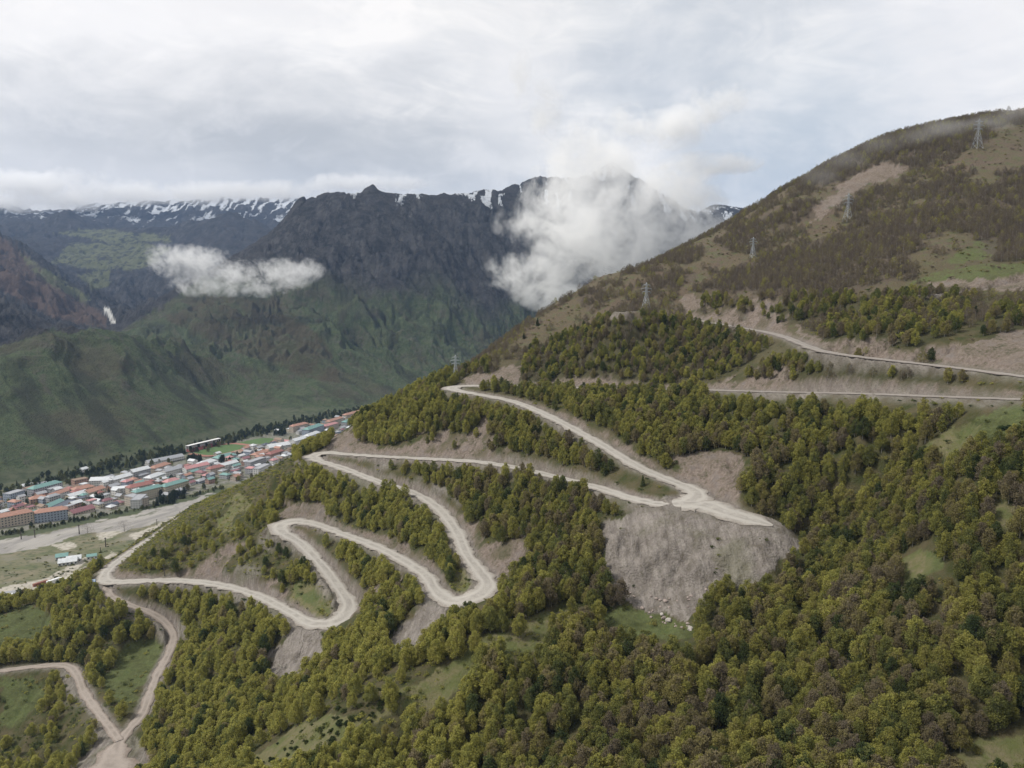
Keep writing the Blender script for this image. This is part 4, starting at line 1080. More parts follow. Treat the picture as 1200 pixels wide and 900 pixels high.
def sheet(name, pts, z, material, parent=None):
    return mesh_obj(name, [(p[0], p[1], z) for p in pts], [tuple(range(len(pts)))], material, parent)
zf = float(valley_floor(*sc_))
st = bpy.data.objects.new('stadium_field', None); COL.objects.link(st); st.location = (sc_[0], sc_[1], zf)
sheet('running_track', [p - sc_ for p in outer], .14, M_track_red, st)
sheet('pitch', [(p - sc_) * np.array([.80, .80]) for p in outer], .20, M_pitch, st)
tag(st, 'oval stadium field with red running track round a green pitch', 'stadium')
FOOT += [(sc_[0] + sd_[0] * t_, sc_[1] + sd_[1] * t_, 46) for t_ in np.linspace(-sl_ / 2, sl_ / 2, 6)]
g2, d2, n2_, c2, l2 = oval(284, 522.5, 322, 514.5, 62, 0)
pt = sheet('sports_pitch', g2, float(valley_floor(*c2)) + .14, M_pitch); tag(pt, 'second green sports pitch beyond the oval stadium field', 'pitch')
FOOT += [(c2[0] + d2[0] * t_, c2[1] + d2[1] * t_, 38) for t_ in np.linspace(-l2 / 2, l2 / 2, 4)]
# grandstand: stepped tiers of red seats under a white back wall
def grandstand(x1, y1, x2, y2, lab):
    p, q = on_floor(x1, y1), on_floor(x2, y2); d = q - p; L = float(np.hypot(*d[:2])); ang = math.atan2(d[1], d[0]); c = (p + q) / 2
    r = bpy.data.objects.new('grandstand', None); COL.objects.link(r); r.location = c; r.rotation_euler = (0, 0, ang)
    def boxes(lst):
        V = []; Fc = []
        for x0, y0, z0, xx, yy, zz in lst:
            o = len(V); V += [(x0, y0, z0), (xx, y0, z0), (xx, yy, z0), (x0, yy, z0), (x0, y0, zz), (xx, y0, zz), (xx, yy, zz), (x0, yy, zz)]
            Fc += [tuple(i + o for i in f) for f in ((0, 1, 5, 4), (1, 2, 6, 5), (2, 3, 7, 6), (3, 0, 4, 7), (4, 5, 6, 7), (3, 2, 1, 0))]
        return V, Fc
    a = L / 2
    mesh_obj('seat_tier', *boxes([(-a, i * 1.6, -.5, a, i * 1.6 + 1.58, .8 + i * .75) for i in range(6)]), M_seat, r)
    mesh_obj('back_wall', *boxes([(-a, 9.8, -.5, a, 10.6, 11.0)]), M_stand, r)
    mesh_obj('canopy', *boxes([(-a, 3.5, 11.02, a, 11.2, 11.5)]), M_stand, r)
    for i in range(9): x = -a + 1 + (L - 2) * i / 8; mesh_obj('column', *boxes([(x - .25, 4.2, 3.2, x + .25, 4.7, 11.0)]), M_stand, r)
    tag(r, lab, 'grandstand')
grandstand(223, 530, 261, 521, 'long white grandstand with red seat tiers at the hillside of the stadium')

# smaller houses filling the streets between
ZONES = [((0, 40, 560, 660), 'behind the long orange block'), ((40, 120, 540, 640), 'near the dark hall'), ((120, 200, 530, 600), 'around the white school'),
         ((200, 262, 535, 600), 'below the stadium'), ((262, 345, 500, 570), 'right of the stadium'), ((345, 450, 480, 560), 'at the far end')]
hr = np.random.default_rng(23); n_h = 0
for _ in range(12000):
    if n_h >= 250: break
    px = hr.uniform(-8, 440); py = hr.uniform(482, 628)
    if not in_poly(np.array([px]), np.array([py]), [(-20,608),(0,583),(90,570),(180,549),(240,545),(300,512),(400,490),(436,486),(440,498),(400,540),(330,556),(262,565),(180,588),(80,606),(-20,622)])[0]: continue
    p = on_floor(px, py); L = hr.uniform(8, 17); W = hr.uniform(7, 10)
    if any((p[0] - a) ** 2 + (p[1] - b) ** 2 < (r_ + 4.3) ** 2 for a, b, r_ in FOOT): continue
    FOOT.append((p[0], p[1], 5.5)); n_h += 1
    rf = hr.choice(['grey', 'white', 'orange', 'red', 'teal', 'brown', 'maroon', 'pink', 'dark'], p=[.27, .20, .11, .08, .08, .09, .07, .05, .05]); wl = hr.choice(['beige', 'grey', 'white', 'cream', 'bluegrey', 'brick'], p=[.26, .2, .2, .14, .12, .08])
    zn = 'in the streets of the valley town'
    for (a, b, c_, d_), t_ in ZONES:
        if a <= px < b: zn = t_
    sz = 'long' if L > 14.5 else 'small'; rn = dict(white='pale', teal='turquoise', dark='dark blue', orange='orange').get(rf, rf)
    st_ = int(hr.choice([1, 2, 2, 3]))
    building('house', '%s %s walled house with %s roof %s' % (sz, dict(bluegrey='blue grey').get(wl, wl), rn, zn), 'house', '%s %s walled houses with %s roofs %s' % (sz, wl, rn, zn), p, 1.18 + (math.pi / 2 if hr.random() < .35 else 0) + hr.normal(0, .07), L, W, st_, wl, rf, str(hr.choice(['gable', 'hip', 'flat'], p=[.5, .32, .18])))

# ------------------------------------------------------------------ pylons and poles
M_steel = plain('galvanised_steel', (.42, .45, .48), .5, .08, .5, .3); M_pole = plain('pole_wood', (.085, .075, .065), .9, .2, 1); M_insul = plain('insulator_glass', (.22, .26, .25), .3, .05, 1)
def bars(lst, r=.13):
    return join([tube([a, b], (r, r), 4) for a, b in lst])
def pylon(px, py, Y, h, label, turn):
    g = at(px, py, Y); z = float(ground_height(np.array([g[0]]), np.array([g[1]]))[0])
    r = bpy.data.objects.new('transmission_tower', None); COL.objects.link(r); r.location = (g[0], g[1], z - .3); r.rotation_euler = (0, 0, turn)
    w0, w1 = h * .13, h * .028; zc = h * .62
    def wd(q): return w0 + (w1 - w0) * min(1, q / zc)
    for sx, sy in ((1, 1), (1, -1), (-1, -1), (-1, 1)):
        mesh_obj('leg', *bars([((sx * w0, sy * w0, -.5), (sx * w1, sy * w1, zc)), ((sx * w1, sy * w1, zc), (sx * w1 * .7, sy * w1 * .7, h * .95))], .095), M_steel, r)
    br = []; lv = [0, .2, .36, .49, .6, .7, .8, .9]
    cn = [(1, 1), (1, -1), (-1, -1), (-1, 1)]
    for a, b in zip(lv[:-1], lv[1:]):
        za, zb = a * h, b * h
        for i in range(4):
            (x0, y0), (x1, y1) = cn[i], cn[(i + 1) % 4]; wa, wb = wd(za), wd(zb)
            br += [((x0 * wa, y0 * wa, za), (x1 * wb, y1 * wb, zb)), ((x1 * wa, y1 * wa, za), (x0 * wb, y0 * wb, zb)), ((x0 * wb, y0 * wb, zb), (x1 * wb, y1 * wb, zb))]
    mesh_obj('bracing', *bars(br, .05), M_steel, r)
    mesh_obj('peak', *bars([((sx * w1 * .7, sy * w1 * .7, h * .95), (0, 0, h)) for sx, sy in cn], .12), M_steel, r)
    for q, ln in ((.66, .17), (.78, .22), (.90, .15)):
        a = ln * h; zq = q * h; m_ = []
        for s in (1, -1):
            m_ += [((0, w1, zq), (s * a, 0, zq + .1)), ((0, -w1, zq), (s * a, 0, zq + .1)), ((0, w1 * .8, zq + h * .045), (s * a, 0, zq + .1)), ((0, -w1 * .8, zq + h * .045), (s * a, 0, zq + .1))]
        arm = mesh_obj('crossarm', *bars(m_, .08), M_steel, r)
        for s in (1, -1): mesh_obj('insulator', *tube([(s * a, 0, zq), (s * a, 0, zq - h * .06)], (.16, .16), 5), M_insul, arm)
    return tag(r, label, 'pylon', 'steel pylons climbing the mountainside')
pylon(534, 447, 509, 18, 'steel lattice pylon beside the upper hairpin on the ridge, lowest of the row', .5)
pylon(757, 364, 493, 18.5, 'steel lattice pylon standing on the upper gravel road bench', .4)
pylon(882, 303, 562, 15.5, 'short steel pylon above the dark thicket in the middle of the slope', .3)
pylon(993, 259, 572, 21.5, 'steel lattice pylon below the grey landslide scar', .3)
pylon(1145, 175, 612, 24, 'steel lattice pylon near the misty summit at the upper right', .2)

def pole(p, h, label, arm=True, rad=.22):
    r = bpy.data.objects.new('utility_pole', None); COL.objects.link(r); r.location = p; r.rotation_euler = (0, 0, .6)
    mesh_obj('post', *tube([(0, 0, -.4), (0, 0, h * .5), (0, 0, h)], (rad, rad * .85, rad * .65), 6), M_pole, r)
    if arm:
        c = mesh_obj('crossarm', *bars([((-.11 * h, 0, h * .9), (.11 * h, 0, h * .9))], rad * .6), M_pole, r)
        for s in (-1, 0, 1): mesh_obj('insulator', *tube([(s * .1 * h, 0, h * .9), (s * .1 * h, 0, h * .9 + .4)], (.1, .07), 5), M_insul, c)
    return tag(r, label, 'pole', 'dark poles along the valley and the roads')
for px, py, hp, lab in ((25, 632, 10, 'dark pole standing at the left edge of the gravel river bank'), (41, 630, 10, 'thick dark pole right of the first one on the river bank'), (93, 626, 12, 'dark pole in the middle of the river flats'),
    (124, 641, 12, 'dark pole beside the wet stony channel on the flats'), (118, 647, 6, 'short dark pole left of the stony channel'), (28, 703, 12, 'dark pole by the sheds near the lower left valley road'), (184, 616, 8, 'thin pole at the edge of the grey river bed'), (211, 605, 6, 'thin distant pole where the river bed meets the ridge')):
    p = on_floor(px, py); pole(p, hp * p[1] / FPX, lab, True, .55 if hp >= 10 else .4)
g = on_ground(193, 676); pole(g, 7.5, 'wooden pole on the roadside below the dark cut bank on the left')
g = on_ground(650, 459); pole(g, 7.0, 'wooden pole among the birches beside the road above the middle wood')

# ------------------------------------------------------------------ small things on the hillside and the flats
def box_mesh(lst):
    V = []; Fc = []
    for x0, y0, z0, xx, yy, zz in lst:
        o = len(V); V += [(x0, y0, z0), (xx, y0, z0), (xx, yy, z0), (x0, yy, z0), (x0, y0, zz), (xx, y0, zz), (xx, yy, zz), (x0, yy, zz)]
        Fc += [tuple(i + o for i in f) for f in ((0, 1, 5, 4), (1, 2, 6, 5), (2, 3, 7, 6), (3, 0, 4, 7), (4, 5, 6, 7), (3, 2, 1, 0))]
    return V, Fc
M_blue = plain('blue_cladding', (.10, .20, .40), .6, .12, 1); M_bluew = plain('pale_blue_roof', (.30, .38, .50), .5, .1, 1); M_white = plain('white_sheet', (.68, .69, .70), .6, .08, .4); M_rust = plain('rusty_steel', (.23, .10, .075), .8, .25, .6)
M_black = plain('rubber', (.03, .03, .03), .8, .1, 2); M_glass = plain('dark_glass', (.05, .07, .09), .15, .05, 1)
g = on_ground(108, 686); r = bpy.data.objects.new('site_cabin', None); COL.objects.link(r); r.location = g; r.rotation_euler = (0, 0, .25)
mesh_obj('wall', *box_mesh([(-1.7, -1.3, -.6, 1.7, 1.3, 2.6)]), M_blue, r)
mesh_obj('roof', [(-1.95, -1.55, 2.55), (1.95, -1.55, 2.55), (1.95, 1.55, 2.55), (-1.95, 1.55, 2.55), (-1.95, 0, 3.5), (1.95, 0, 3.5)], [(0, 1, 5, 4), (2, 3, 4, 5), (1, 2, 5), (3, 0, 4), (3, 2, 1, 0)], M_bluew, r)
dr = mesh_obj('door', *box_mesh([(-.2, -1.36, 0, .7, -1.3, 2.0)]), M_white, r); wn = mesh_obj('window', *box_mesh([(-1.3, -1.35, .9, -.5, -1.3, 1.8)]), M_glass, r)
tag(r, 'small blue cabin at the leftmost bend of the gravel road', 'cabin')

def truck(px, py, ang, lab):
    g = on_floor(px, py); r = bpy.data.objects.new('truck', None); COL.objects.link(r); r.location = (g[0], g[1], g[2] + .05); r.rotation_euler = (0, 0, ang)
    mesh_obj('trailer', *box_mesh([(-6.5, -1.3, 1.1, 3.6, 1.3, 3.9)]), M_white, r)
    cab = mesh_obj('cab', [(4, -1.2, .7), (6.4, -1.2, .7), (6.4, 1.2, .7), (4, 1.2, .7), (4, -1.2, 3.3), (5.9, -1.2, 3.3), (5.9, 1.2, 3.3), (4, 1.2, 3.3), (6.4, -1.2, 1.9), (6.4, 1.2, 1.9)],
                   [(0, 1, 8, 5, 4), (1, 2, 9, 8), (8, 9, 6, 5), (2, 3, 7, 6, 9), (3, 0, 4, 7), (4, 5, 6, 7), (3, 2, 1, 0)], M_white, r)
    mesh_obj('windscreen', [(6.42, -1.0, 2.0), (6.42, 1.0, 2.0), (5.97, 1.0, 3.15), (5.97, -1.0, 3.15)], [(0, 1, 2, 3)], M_glass, cab)
    for x in (-5.5, -4.2, 2.4, 5.2):
        for y in (-1.15, 1.15): mesh_obj('wheel', *join([tube([(x, y - .15, .5), (x, y - .14, .5), (x, y + .14, .5), (x, y + .15, .5)], (.02, .5, .5, .02), 12)]), M_black, r)
    tag(r, lab, 'truck')
truck(64.5, 683.5, 1.05, 'white truck with a long box trailer on the flats below the hairpin')
for k_, (px, py) in enumerate(((43.5, 686.5), (47.5, 685.2), (51.5, 684))):
    g = on_floor(px, py); r = bpy.data.objects.new('freight_container', None); COL.objects.link(r); r.location = (g[0], g[1], g[2]); r.rotation_euler = (0, 0, .95)
    mesh_obj('shell', *box_mesh([(-3, -1.2, .12, 3, 1.2, 2.5)] + [(-2.9 + .45 * i, s * 1.2 - .04, .25, -2.68 + .45 * i, s * 1.2 + .04, 2.4) for i in range(13) for s in (-1, 1)]), M_rust, r)
    for s in (-1, 1): mesh_obj('door', *box_mesh([(3.0, .05 if s > 0 else -1.1, .2, 3.07, 1.1 if s > 0 else -.05, 2.4)]), M_rust, r)
    tag(r, ('leftmost', 'middle', 'rightmost')[k_] + ' of three rusty containers in a row beside the valley road', 'container', 'rusty containers beside the valley road')
for px, py, L, W, lab, rf in ((80, 661, 15, 10, 'low shed with shiny pale roof beside the flats road', 'white'), (87, 658, 12, 9, 'second pale roofed shed behind the shiny one', 'white'), (73, 655, 10, 8, 'small shed with turquoise roof on the flats', 'teal'),
    (3, 704, 14, 6, 'pale long shed at the left frame edge by the valley road', 'white'), (10, 700, 10, 6, 'grey shed behind the pale long shed at the left edge', 'grey'), (108, 655, 8, 6, 'tiny turquoise roofed hut beside the junction of valley roads', 'teal')):
    g = on_floor(px, py); building('shed', lab, 'shed', None, g, .45, L, W, 1, 'white', rf, 'gable')

def rock(name, p, s, seed, lab, grp=None, col=None):
    bm_g = np.random.default_rng(seed)
    import bmesh
    bm = bmesh.new(); bmesh.ops.create_icosphere(bm, subdivisions=3, radius=1)
    off = bm_g.uniform(0, 50, 2); pl = [bm_g.normal(0, 1, 3) for _ in range(9)]; pl = [q / np.linalg.norm(q) for q in pl]
    for v in bm.verts:
        c = np.array(v.co)
        for q in pl:
            d = c @ q
            if d > .62: c = c - q * (d - .62) * .9
        k_ = 1 + .13 * float(fbm(np.array([c[0] * 2 + off[0]]), np.array([c[1] * 2 + c[2] * 1.7 + off[1]]), 3)[0])
        v.co = (c[0] * s[0] * k_, c[1] * s[1] * k_, c[2] * s[2] * k_)
    me = bpy.data.meshes.new(name); bm.to_mesh(me); bm.free(); me.materials.append(col or M_rock)
    o = bpy.data.objects.new(name, me); COL.objects.link(o); o.location = p; o.rotation_euler = (0, 0, bm_g.uniform(0, 6))
    return tag(o, lab, 'rock', grp)
M_rock = plain('pale_rock', (.34, .315, .29), .9, .3, 1.2); M_pinkrock = plain('pinkish_rock', (.27, .225, .205), .9, .3, 1.2)
g = on_ground(213, 868); rock('rock_outcrop', g + np.array([0, 0, .5]), (2.6, 1.7, 2.2), 1, 'pale rock outcrop rising among the birches right of the yard')
g = on_ground(205, 872); rock('rock_outcrop', g + np.array([0, 0, .2]), (1.5, 1.2, 1.2), 2, 'smaller grey rock left of the pale outcrop')
sp_r = np.random.default_rng(3)
n_ = 0
for _ in range(400):                                  # boulders that rolled to the toe of the spoil heap
    if n_ >= 42: break
    px, py = sp_r.uniform(728, 845), sp_r.uniform(683, 738)
    if not in_poly(np.array([px]), np.array([py]), [(725,690),(770,700),(840,690),(835,722),(808,738),(770,732),(735,715)])[0]: continue
    g = on_ground(px, py); s = sp_r.uniform(.25, .62) * (1.5 if sp_r.random() < .12 else 1); n_ += 1
    rock('boulder', g + np.array([0, 0, .1]), (s * 1.3, s, s * .8), 40 + n_, 'loose pinkish boulder at the toe of the big spoil heap', 'loose boulders at the toe of the spoil heap', M_pinkrock)
for px, py, s, lab in ((784, 728, .95, 'largest pale boulder on the edge of the green patch'), (809, 738, 1.05, 'round pale boulder at the right end of the green patch'), (776, 722, .8, 'pale boulder just above the green patch')):
    rock('boulder', on_ground(px, py) + np.array([0, 0, .2]), (s * 1.3, s, s), int(px), lab, 'loose boulders at the toe of the spoil heap')
for k_, (px, py, dx, dy, L) in enumerate(((305, 780, 28, -6, 5), (318, 776, 24, 4, 5.5), (330, 783, -16, -14, 5), (322, 790, 20, -12, 5), (342, 742, -20, 14, 4.5), (310, 750, 26, 8, 4.5))):
    g = on_ground(px, py); h2 = on_ground(px + dx * .8, py + dy * .8); d = h2 - g; d = d / np.linalg.norm(d) * L
    o = mesh_obj('fallen_tree', *join([tube([(0, 0, .25), tuple(d * .5 + np.array([0, 0, .35])), tuple(d + np.array([0, 0, .3]))], (.16, .11, .04), 6)] + [tube([tuple(d * f + np.array([0, 0, .3])), tuple(d * f + np.array([math.sin(f * 40) * .9, math.cos(f * 30) * .9, .9]))], (.05, .02), 4) for f in (.45, .6, .72, .85)]), M_bark)
    o.location = g; tag(o, 'bleached fallen trunk ' + ('at the top', 'across the middle', 'pointing uphill', 'at the lower end', 'just under the road edge', 'in the left corner')[k_] + ' of the rubble below the lowest hairpin', 'dead tree', 'bleached trunks on the rubble below the lowest hairpin')

# trees that stand out from the wood
conif = conifer_shape(7, 26, .03); to = mesh_obj('trunk', *conif[0], M_bark); co_ = crown_mesh('crown', conif[1], M_leaf_own); CON = (to.data, co_.data); bpy.data.objects.remove(to); bpy.data.objects.remove(co_)
rb = [bush_shape(900 + i, 150, .045, .85) for i in range(3)]; BUSH = []
for s_ in rb:
    q = crown_mesh('crown', s_, M_leaf_own); BUSH.append((None, q.data)); bpy.data.objects.remove(q)
for px, py, hp, lab in ((1177, 359, 11, 'dark conifer above the big cut on the right'), (1143, 371, 13, 'slim dark conifer left of the other one above the big cut'), (990, 366, 8, 'dark conifer beside the brown thicket above the road'), (1000, 375, 11, 'dark conifer on the bank above the bend of the upper road'),
        (630, 382, 9, 'lone dark conifer on the grassy ridge'), (614, 397, 7, 'small dark conifer lower on the grassy ridge')):
    g = on_ground(px, py); place_tree('conifer', lab, 'tree', None, g, hp * g[1] / FPX, .3, CON, .02, .3, 1.25)
for px, py, hp, tn, lab in ((1053, 399, 16, .46, 'round bright yellow green tree alone among brown thickets'), (1178, 505, 14, .05, 'dark round bush on the green slope at the right edge')):
    g = on_ground(px, py); place_tree('round_tree' if tn > .2 else 'bush', lab, 'tree' if tn > .2 else 'bush', None, g, hp * g[1] / FPX, .4, BUSH[0], tn, .7, 1.0)
M_blossom = plain('blossom', (.62, .60, .54), .9, .1, 3)
q = mesh_obj('trunk', *tube([(0, 0, -.05), (.02, 0, .3), (0, .02, .6)], (.03, .02, .01), 5), M_bark); bt = q.data; bpy.data.objects.remove(q)
q = mesh_obj('crown', *birch_shape(77, 12, 60, .03, .36, .3)[1][:2], M_blossom); bc = q.data; bpy.data.objects.remove(q)
g = on_ground(532, 744); place_tree('blossoming_tree', 'small white blossoming tree among green birches left of the spur', 'tree', None, g, 3.2, .2, (bt, bc), 0, 0)
g = on_ground(801, 790); place_tree('blossoming_tree', 'pale budding tree in the wood below the green patch', 'tree', None, g, 5.0, 1.2, (bt, bc), 0, 0)
tw = birch_shape(78, 16, 60, .012, .42, .12, .8); q = mesh_obj('trunk', *tw[0], M_twig); t1 = q.data; bpy.data.objects.remove(q); q = mesh_obj('crown', *tw[1][:2], M_twig); t2 = q.data; bpy.data.objects.remove(q)
for px, py, hp, lab in ((146, 623, 14, 'broad bare grey tree standing on the river bed'), (103, 625, 13, 'smaller bare grey tree left of the broad one on the river bed')):
    g = on_floor(px, py); place_tree('bare_tree', lab, 'tree', None, g, hp * g[1] / FPX, .5, (t1, t2), 0, 0, 1.3)
# dark junipers on the pale grass of the spur
jr = np.random.default_rng(9); n_ = 0; JP = []
for _ in range(900):
    if n_ >= 46: break
    px, py = jr.uniform(285, 470), jr.uniform(805, 898)
    if not in_poly(np.array([px]), np.array([py]), [(275,905),(310,878),(360,848),(400,826),(440,806),(470,815),(440,850),(400,868),(350,905)])[0]: continue
    if any((px - a) ** 2 + (py - b) ** 2 < 49 for a, b in JP): continue
    JP.append((px, py)); g = on_ground(px, py); n_ += 1
    place_tree('juniper_bush', 'dark low juniper bush on the pale grassy spur at the bottom left', 'bush', 'juniper bushes dotted on the pale grassy spur', g - np.array([0, 0, .1]), jr.uniform(1.0, 2.4), jr.uniform(0, 6), BUSH[n_ % 3], jr.uniform(.10, .26), .4, 1.15)
# ------------------------------------------------------------------ low clouds and mist hanging in the valley
def cloud(name, label, Y, blobs, dens, scale, amp, lo, hi, thick=.8, vox=None, col=(1, 1, 1)):
    """blobs: picture x, y, half width, half height in picture pixels, extra metres ahead. A lumpy closed hull holds vapour that thins to nothing before its skin."""
    W = []
    for px, py, rx, ry, dY in blobs:
        yy = Y + dY; c = at(px, py, yy); k_ = yy / FPX
        W.append((c, np.array([rx * k_, (rx + ry) / 2 * k_ * thick, ry * k_])))
    import bmesh
    bm = bmesh.new()
    for c, r in W:
        q = bmesh.ops.create_icosphere(bm, subdivisions=3, radius=1)
        for v in q['verts']: v.co = Vector(tuple(c + np.array(v.co) * r * 1.18))
    me = bpy.data.meshes.new(name); bm.to_mesh(me); bm.free()
    o = bpy.data.objects.new(name, me); COL.objects.link(o)
    rm = o.modifiers.new('hull', 'REMESH'); rm.mode = 'VOXEL'; rm.voxel_size = vox or float(min(r.min() for _, r in W)) / 4
    m = bpy.data.materials.new(name); m.use_nodes = True; t = NT(m.node_tree)
    P = t.n('ShaderNodeTexCoord').outputs['Object']
    best = None
    for c, r in W:
        d = t.n('ShaderNodeVectorMath', {0: P, 1: tuple(c)}, operation='SUBTRACT').outputs[0]
        d = t.n('ShaderNodeVectorMath', {0: d, 1: tuple(1 / r)}, operation='MULTIPLY').outputs[0]
        l = t.n('ShaderNodeVectorMath', {0: d}, operation='LENGTH').outputs['Value']
        v = t.m('SUBTRACT', 1.0, l)
        best = v if best is None else t.m('SMOOTH_MAX', best, v, .25)
    n1 = t.noise(P, scale, 8, .66, 1.3); n2 = t.noise(P, scale * 4.1, 5, .66, .8)
    f = t.m('ADD', best, t.m('ADD', t.m('MULTIPLY', t.m('SUBTRACT', n1, .5), amp), t.m('MULTIPLY', t.m('SUBTRACT', n2, .5), amp * .62)))
    edge = t.rng(best, -.12, .04)
    f = t.m('MULTIPLY', t.m('MULTIPLY', t.rng(f, lo, hi), edge), dens)
    pv = t.n('ShaderNodeVolumePrincipled', {'Color': (*col, 1), 'Density': f, 'Anisotropy': 0.0})
    t.n('ShaderNodeOutputMaterial', {'Volume': pv.outputs[0]})
    me.materials.append(m)
    return tag(o, label, kind='stuff')
from mathutils import Vector
cloud('low_cloud', 'small white cloud floating before the dark mountain on the left', 2300,
      [(200, 306, 30, 20, 0), (236, 314, 42, 26, 20), (280, 326, 48, 22, 0), (325, 322, 44, 20, -20), (356, 316, 24, 14, 0), (245, 334, 46, 15, -10), (188, 296, 18, 12, 0), (222, 297, 24, 11, 10), (300, 338, 40, 11, 0)], .030, .0120, 4.2, .16, 1.3)
cloud('rising_cloud', 'large bright cloud rising over the shoulder of the mountain', 1650,
      [(688, 275, 76, 66, 0), (632, 318, 66, 26, 30), (750, 250, 62, 58, 40), (622, 262, 44, 24, 0), (716, 186, 54, 44, 30), (775, 292, 50, 40, 60), (676, 222, 46, 50, 0), (795, 225, 46, 38, 60), (592, 326, 26, 13, 0), (828, 268, 34, 22, 80), (735, 150, 34, 26, 30), (648, 240, 44, 40, 0), (662, 190, 40, 34, 20), (820, 235, 34, 24, 80), (640, 130, 22, 34, 30), (612, 95, 16, 34, 40), (860, 190, 36, 13, 90), (660, 345, 60, 22, 60), (720, 325, 60, 30, 60), (815, 195, 36, 18, 60), (690, 165, 26, 30, 0), (840, 120, 40, 22, 80), (790, 150, 40, 26, 60)], .032, .0090, 4.0, .0, 1.2)
cloud('summit_mist', 'thin mist brushing the top of the hillside at the upper right', 640, [(1150, 148, 46, 13, 20), (1105, 150, 36, 11, 0), (1190, 132, 30, 14, 30), (1075, 160, 24, 10, 0)], .009, .022, 1.3, .0, .7, .9)
cloud('slope_mist', 'faint veil of mist on the hillside below the crest', 620, [(990, 186, 36, 14, 0), (1030, 168, 34, 12, 10), (960, 206, 30, 14, 0), (985, 240, 26, 16, -20)], .006, .022, 1.3, .0, .8, .9)
cloud('ridge_mist', 'mist spilling over the ridge beside the big cloud', 590, [(690, 345, 30, 11, 10), (715, 328, 26, 10, 20), (665, 360, 22, 8, 0)], .009, .022, 1.3, .0, .7, .9)
cloud('cap_cloud', 'grey cloud wrapping the snowy range at the far left', 6350, [(-20, 240, 90, 16, 0), (70, 234, 70, 15, 0), (150, 226, 80, 15, 100), (240, 226, 80, 14, 0), (320, 224, 70, 13, -200), (30, 214, 110, 18, 100), (420, 214, 80, 12, 100)], .013, .0030, 2.6, .0, 1.0, .5)
# ------------------------------------------------------------------ sky, sun, air, camera
SUN_AZ, SUN_EL = R(-98), R(50)                     # sun from the upper left, veiled
w = bpy.data.worlds.new('World'); scene.world = w; w.use_nodes = True
t = NT(w.node_tree)
sky = t.n('ShaderNodeTexSky', sky_type='NISHITA', sun_disc=False, sun_elevation=SUN_EL, sun_rotation=SUN_AZ, altitude=1500)
D = t.n('ShaderNodeTexCoord').outputs['Generated']
sep = t.n('ShaderNodeSeparateXYZ', {0: D})
X, Y, Z = sep.outputs
zz = t.m('ADD', t.m('MAXIMUM', Z, 0), .10)
px_ = t.m('DIVIDE', X, zz); py_ = t.m('DIVIDE', Y, zz)
L = t.n('ShaderNodeCombineXYZ', {0: px_, 1: py_, 2: 0.0}).outputs[0]      # cloud deck
big = t.noise(L, .55, 5, .55, .4); mid = t.noise(L, 1.4, 6, .6, .5)
flatD = t.n('ShaderNodeVectorMath', {0: D, 1: (1, 1, 2.6)}, operation='MULTIPLY').outputs[0]
soft = t.noise(flatD, 3.4, 7, .58, .7); fine = t.noise(flatD, 9.0, 7, .6, .9)
wisp = t.noise(t.n('ShaderNodeVectorMath', {0: D, 1: (1, 1, 1.5)}, operation='MULTIPLY').outputs[0], 7.0, 8, .62, .5)
deck = t.m('ADD', t.m('MULTIPLY', soft, .62), t.m('MULTIPLY', fine, .38))
def patch(px, py, r0, r1, amp=1.0, sq=1.0):
    """A region of the sky about a direction, with a ragged border; sq > 1 flattens it into a band."""
    dx, dy, dz = (float(q) for q in ray(px, py))
    l = math.sqrt(dx * dx + dy * dy + dz * dz)
    d = t.n('ShaderNodeVectorMath', {0: D, 1: (dx / l, dy / l, dz / l)}, operation='SUBTRACT').outputs[0]
    d = t.n('ShaderNodeVectorMath', {0: d, 1: (1, 1, sq)}, operation='MULTIPLY').outputs[0]
    v = t.n('ShaderNodeVectorMath', {0: d}, operation='LENGTH').outputs['Value']
    v = t.m('ADD', v, t.m('MULTIPLY', t.m('SUBTRACT', soft, .5), amp * r1)); v = t.m('ADD', v, t.m('MULTIPLY', t.m('SUBTRACT', fine, .5), amp * r1 * .6))
    return t.rng(v, r0, r1, 1, 0)
cloud = t.ramp(deck, (.38, (5.5, 5.75, 6.05)), (.46, (6.5, 6.68, 6.9)), (.52, (7.3, 7.4, 7.5)), (.60, (8.2, 8.2, 8.2)))
def lay(f, k, c):
    global cloud
    cloud = t.mix(t.m('MULTIPLY', f, k), cloud, c)
lay(patch(150, -20, .05, .50, .8), .85, (8.1, 8.15, 8.3))                    # bright veil high on the left
lay(patch(1100, 40, .03, .24, 1.0), .75, (7.7, 7.8, 8.05))                   # bright bank on the right
lay(patch(930, 175, .03, .22, .8, 1.3), .9, (5.25, 5.75, 6.3))               # blue-grey gap by the hill
lay(patch(780, 60, .02, .18, 1.0), .75, (5.7, 6.05, 6.5))
lay(patch(300, 165, .04, .40, 1.1, 3.6), .9, (4.9, 5.12, 5.4))             # grey band over the far range
lay(patch(560, 185, .02, .22, 1.0, 3.0), .75, (5.0, 5.25, 5.55))
lay(patch(120, 222, .02, .26, .9, 5.0), .8, (6.7, 6.8, 7.0))                 # paler murk under the band
lay(patch(600, 110, .01, .09, 1.5, .55), .7, (7.2, 7.3, 7.5))                # upright wisp over the ridge
lay(t.ramp(wisp, (.50, 0.), (.64, 1.)), .5, (7.6, 7.65, 7.8))
cloud = t.n('ShaderNodeGamma', {'Color': t.mix(1.0, cloud, (.142, .142, .142), 'MULTIPLY'), 'Gamma': 1.38}).outputs[0]
cloud = t.mix(1.0, cloud, (7.35, 7.1, 6.8), 'MULTIPLY')
cover = t.ramp(t.noise(D, 2.0, 4), (.2, .9), (.5, .97))
col = t.mix(cover, sky.outputs[0], cloud)
hor = t.rng(Z, -.06, .015)
col = t.mix(hor, (1.2, 1.3, 1.35), col)
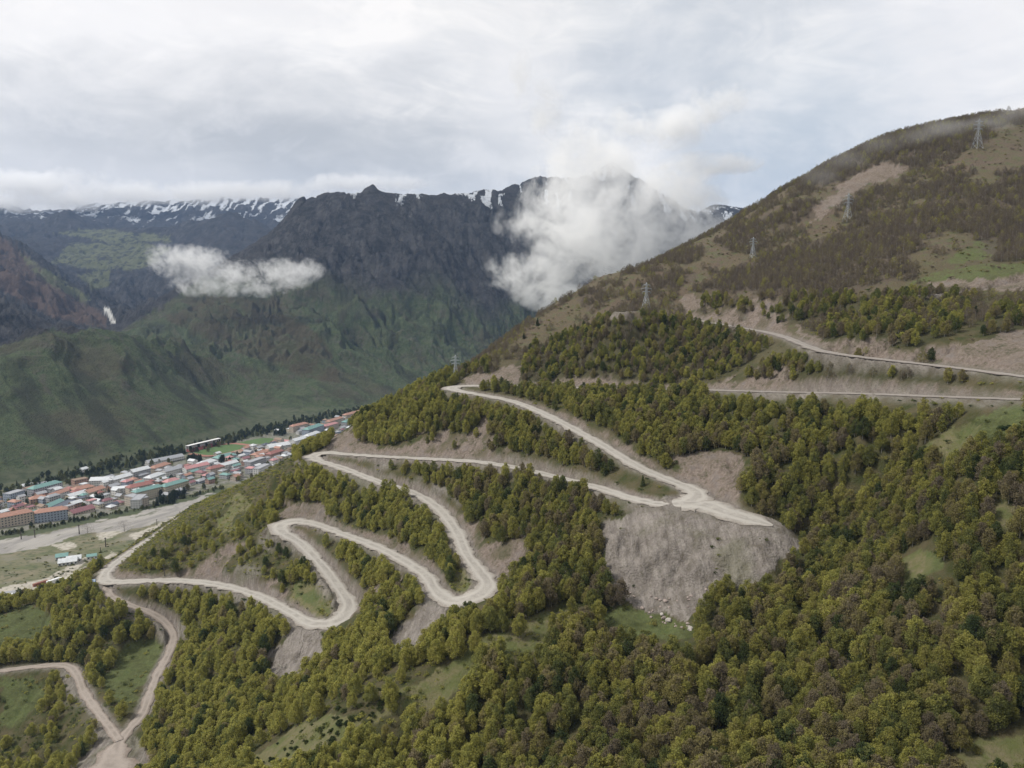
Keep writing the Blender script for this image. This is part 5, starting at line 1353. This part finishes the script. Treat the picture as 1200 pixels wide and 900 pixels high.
bg = t.n('ShaderNodeBackground', {'Color': col, 'Strength': .1})
t.n('ShaderNodeOutputWorld', {'Surface': bg.outputs[0]})

sd = bpy.data.lights.new('sun', 'SUN'); sd.energy = 3.2; sd.angle = R(11); sd.color = (1, .95, .87)
so = bpy.data.objects.new('sun', sd); COL.objects.link(so)
sv = (math.sin(SUN_AZ) * math.cos(SUN_EL), math.cos(SUN_AZ) * math.cos(SUN_EL), math.sin(SUN_EL))
so.rotation_euler = Vector(sv).to_track_quat('Z', 'Y').to_euler(); so.location = (0, 0, 400)

HAZE = True
if HAZE:
    lo, hi = np.array([-9500., -40., -430.]), np.array([9500., 9350., 1180.])
    v = [(x, y, z) for z in (lo[2], hi[2]) for y in (lo[1], hi[1]) for x in (lo[0], hi[0])]
    f = [(0, 2, 3, 1), (4, 5, 7, 6), (0, 1, 5, 4), (2, 6, 7, 3), (0, 4, 6, 2), (1, 3, 7, 5)]
    mh = bpy.data.materials.new('haze'); mh.use_nodes = True
    th = NT(mh.node_tree)
    pv = th.n('ShaderNodeVolumePrincipled', {'Color': (.42, .62, 1, 1), 'Density': 3.9e-5})
    th.n('ShaderNodeOutputMaterial', {'Volume': pv.outputs[0]})
    tag(mesh_obj('haze', v, f, mh), 'thin blue mountain haze filling the valley', kind='stuff')

cd = bpy.data.cameras.new('camera'); co = bpy.data.objects.new('camera', cd); COL.objects.link(co)
cd.sensor_width = 36; cd.lens = 36 * FPX / 1200; cd.clip_start = 1; cd.clip_end = 60000
co.location = (0, 0, 0); co.rotation_euler = (math.pi / 2 - PITCH, 0, 0)
scene.camera = co
scene.view_settings.view_transform = 'Standard'; scene.view_settings.look = 'None'
scene.view_settings.exposure = 0.28; scene.view_settings.gamma = 1; scene.view_settings.use_curve_mapping = False
cy = scene.cycles
cy.use_denoising = True
cy.volume_bounces = 30; cy.max_bounces = 32; cy.glossy_bounces = 2; cy.transmission_bounces = 4; cy.diffuse_bounces = 2; cy.transparent_max_bounces = 8; cy.volume_max_steps = 256
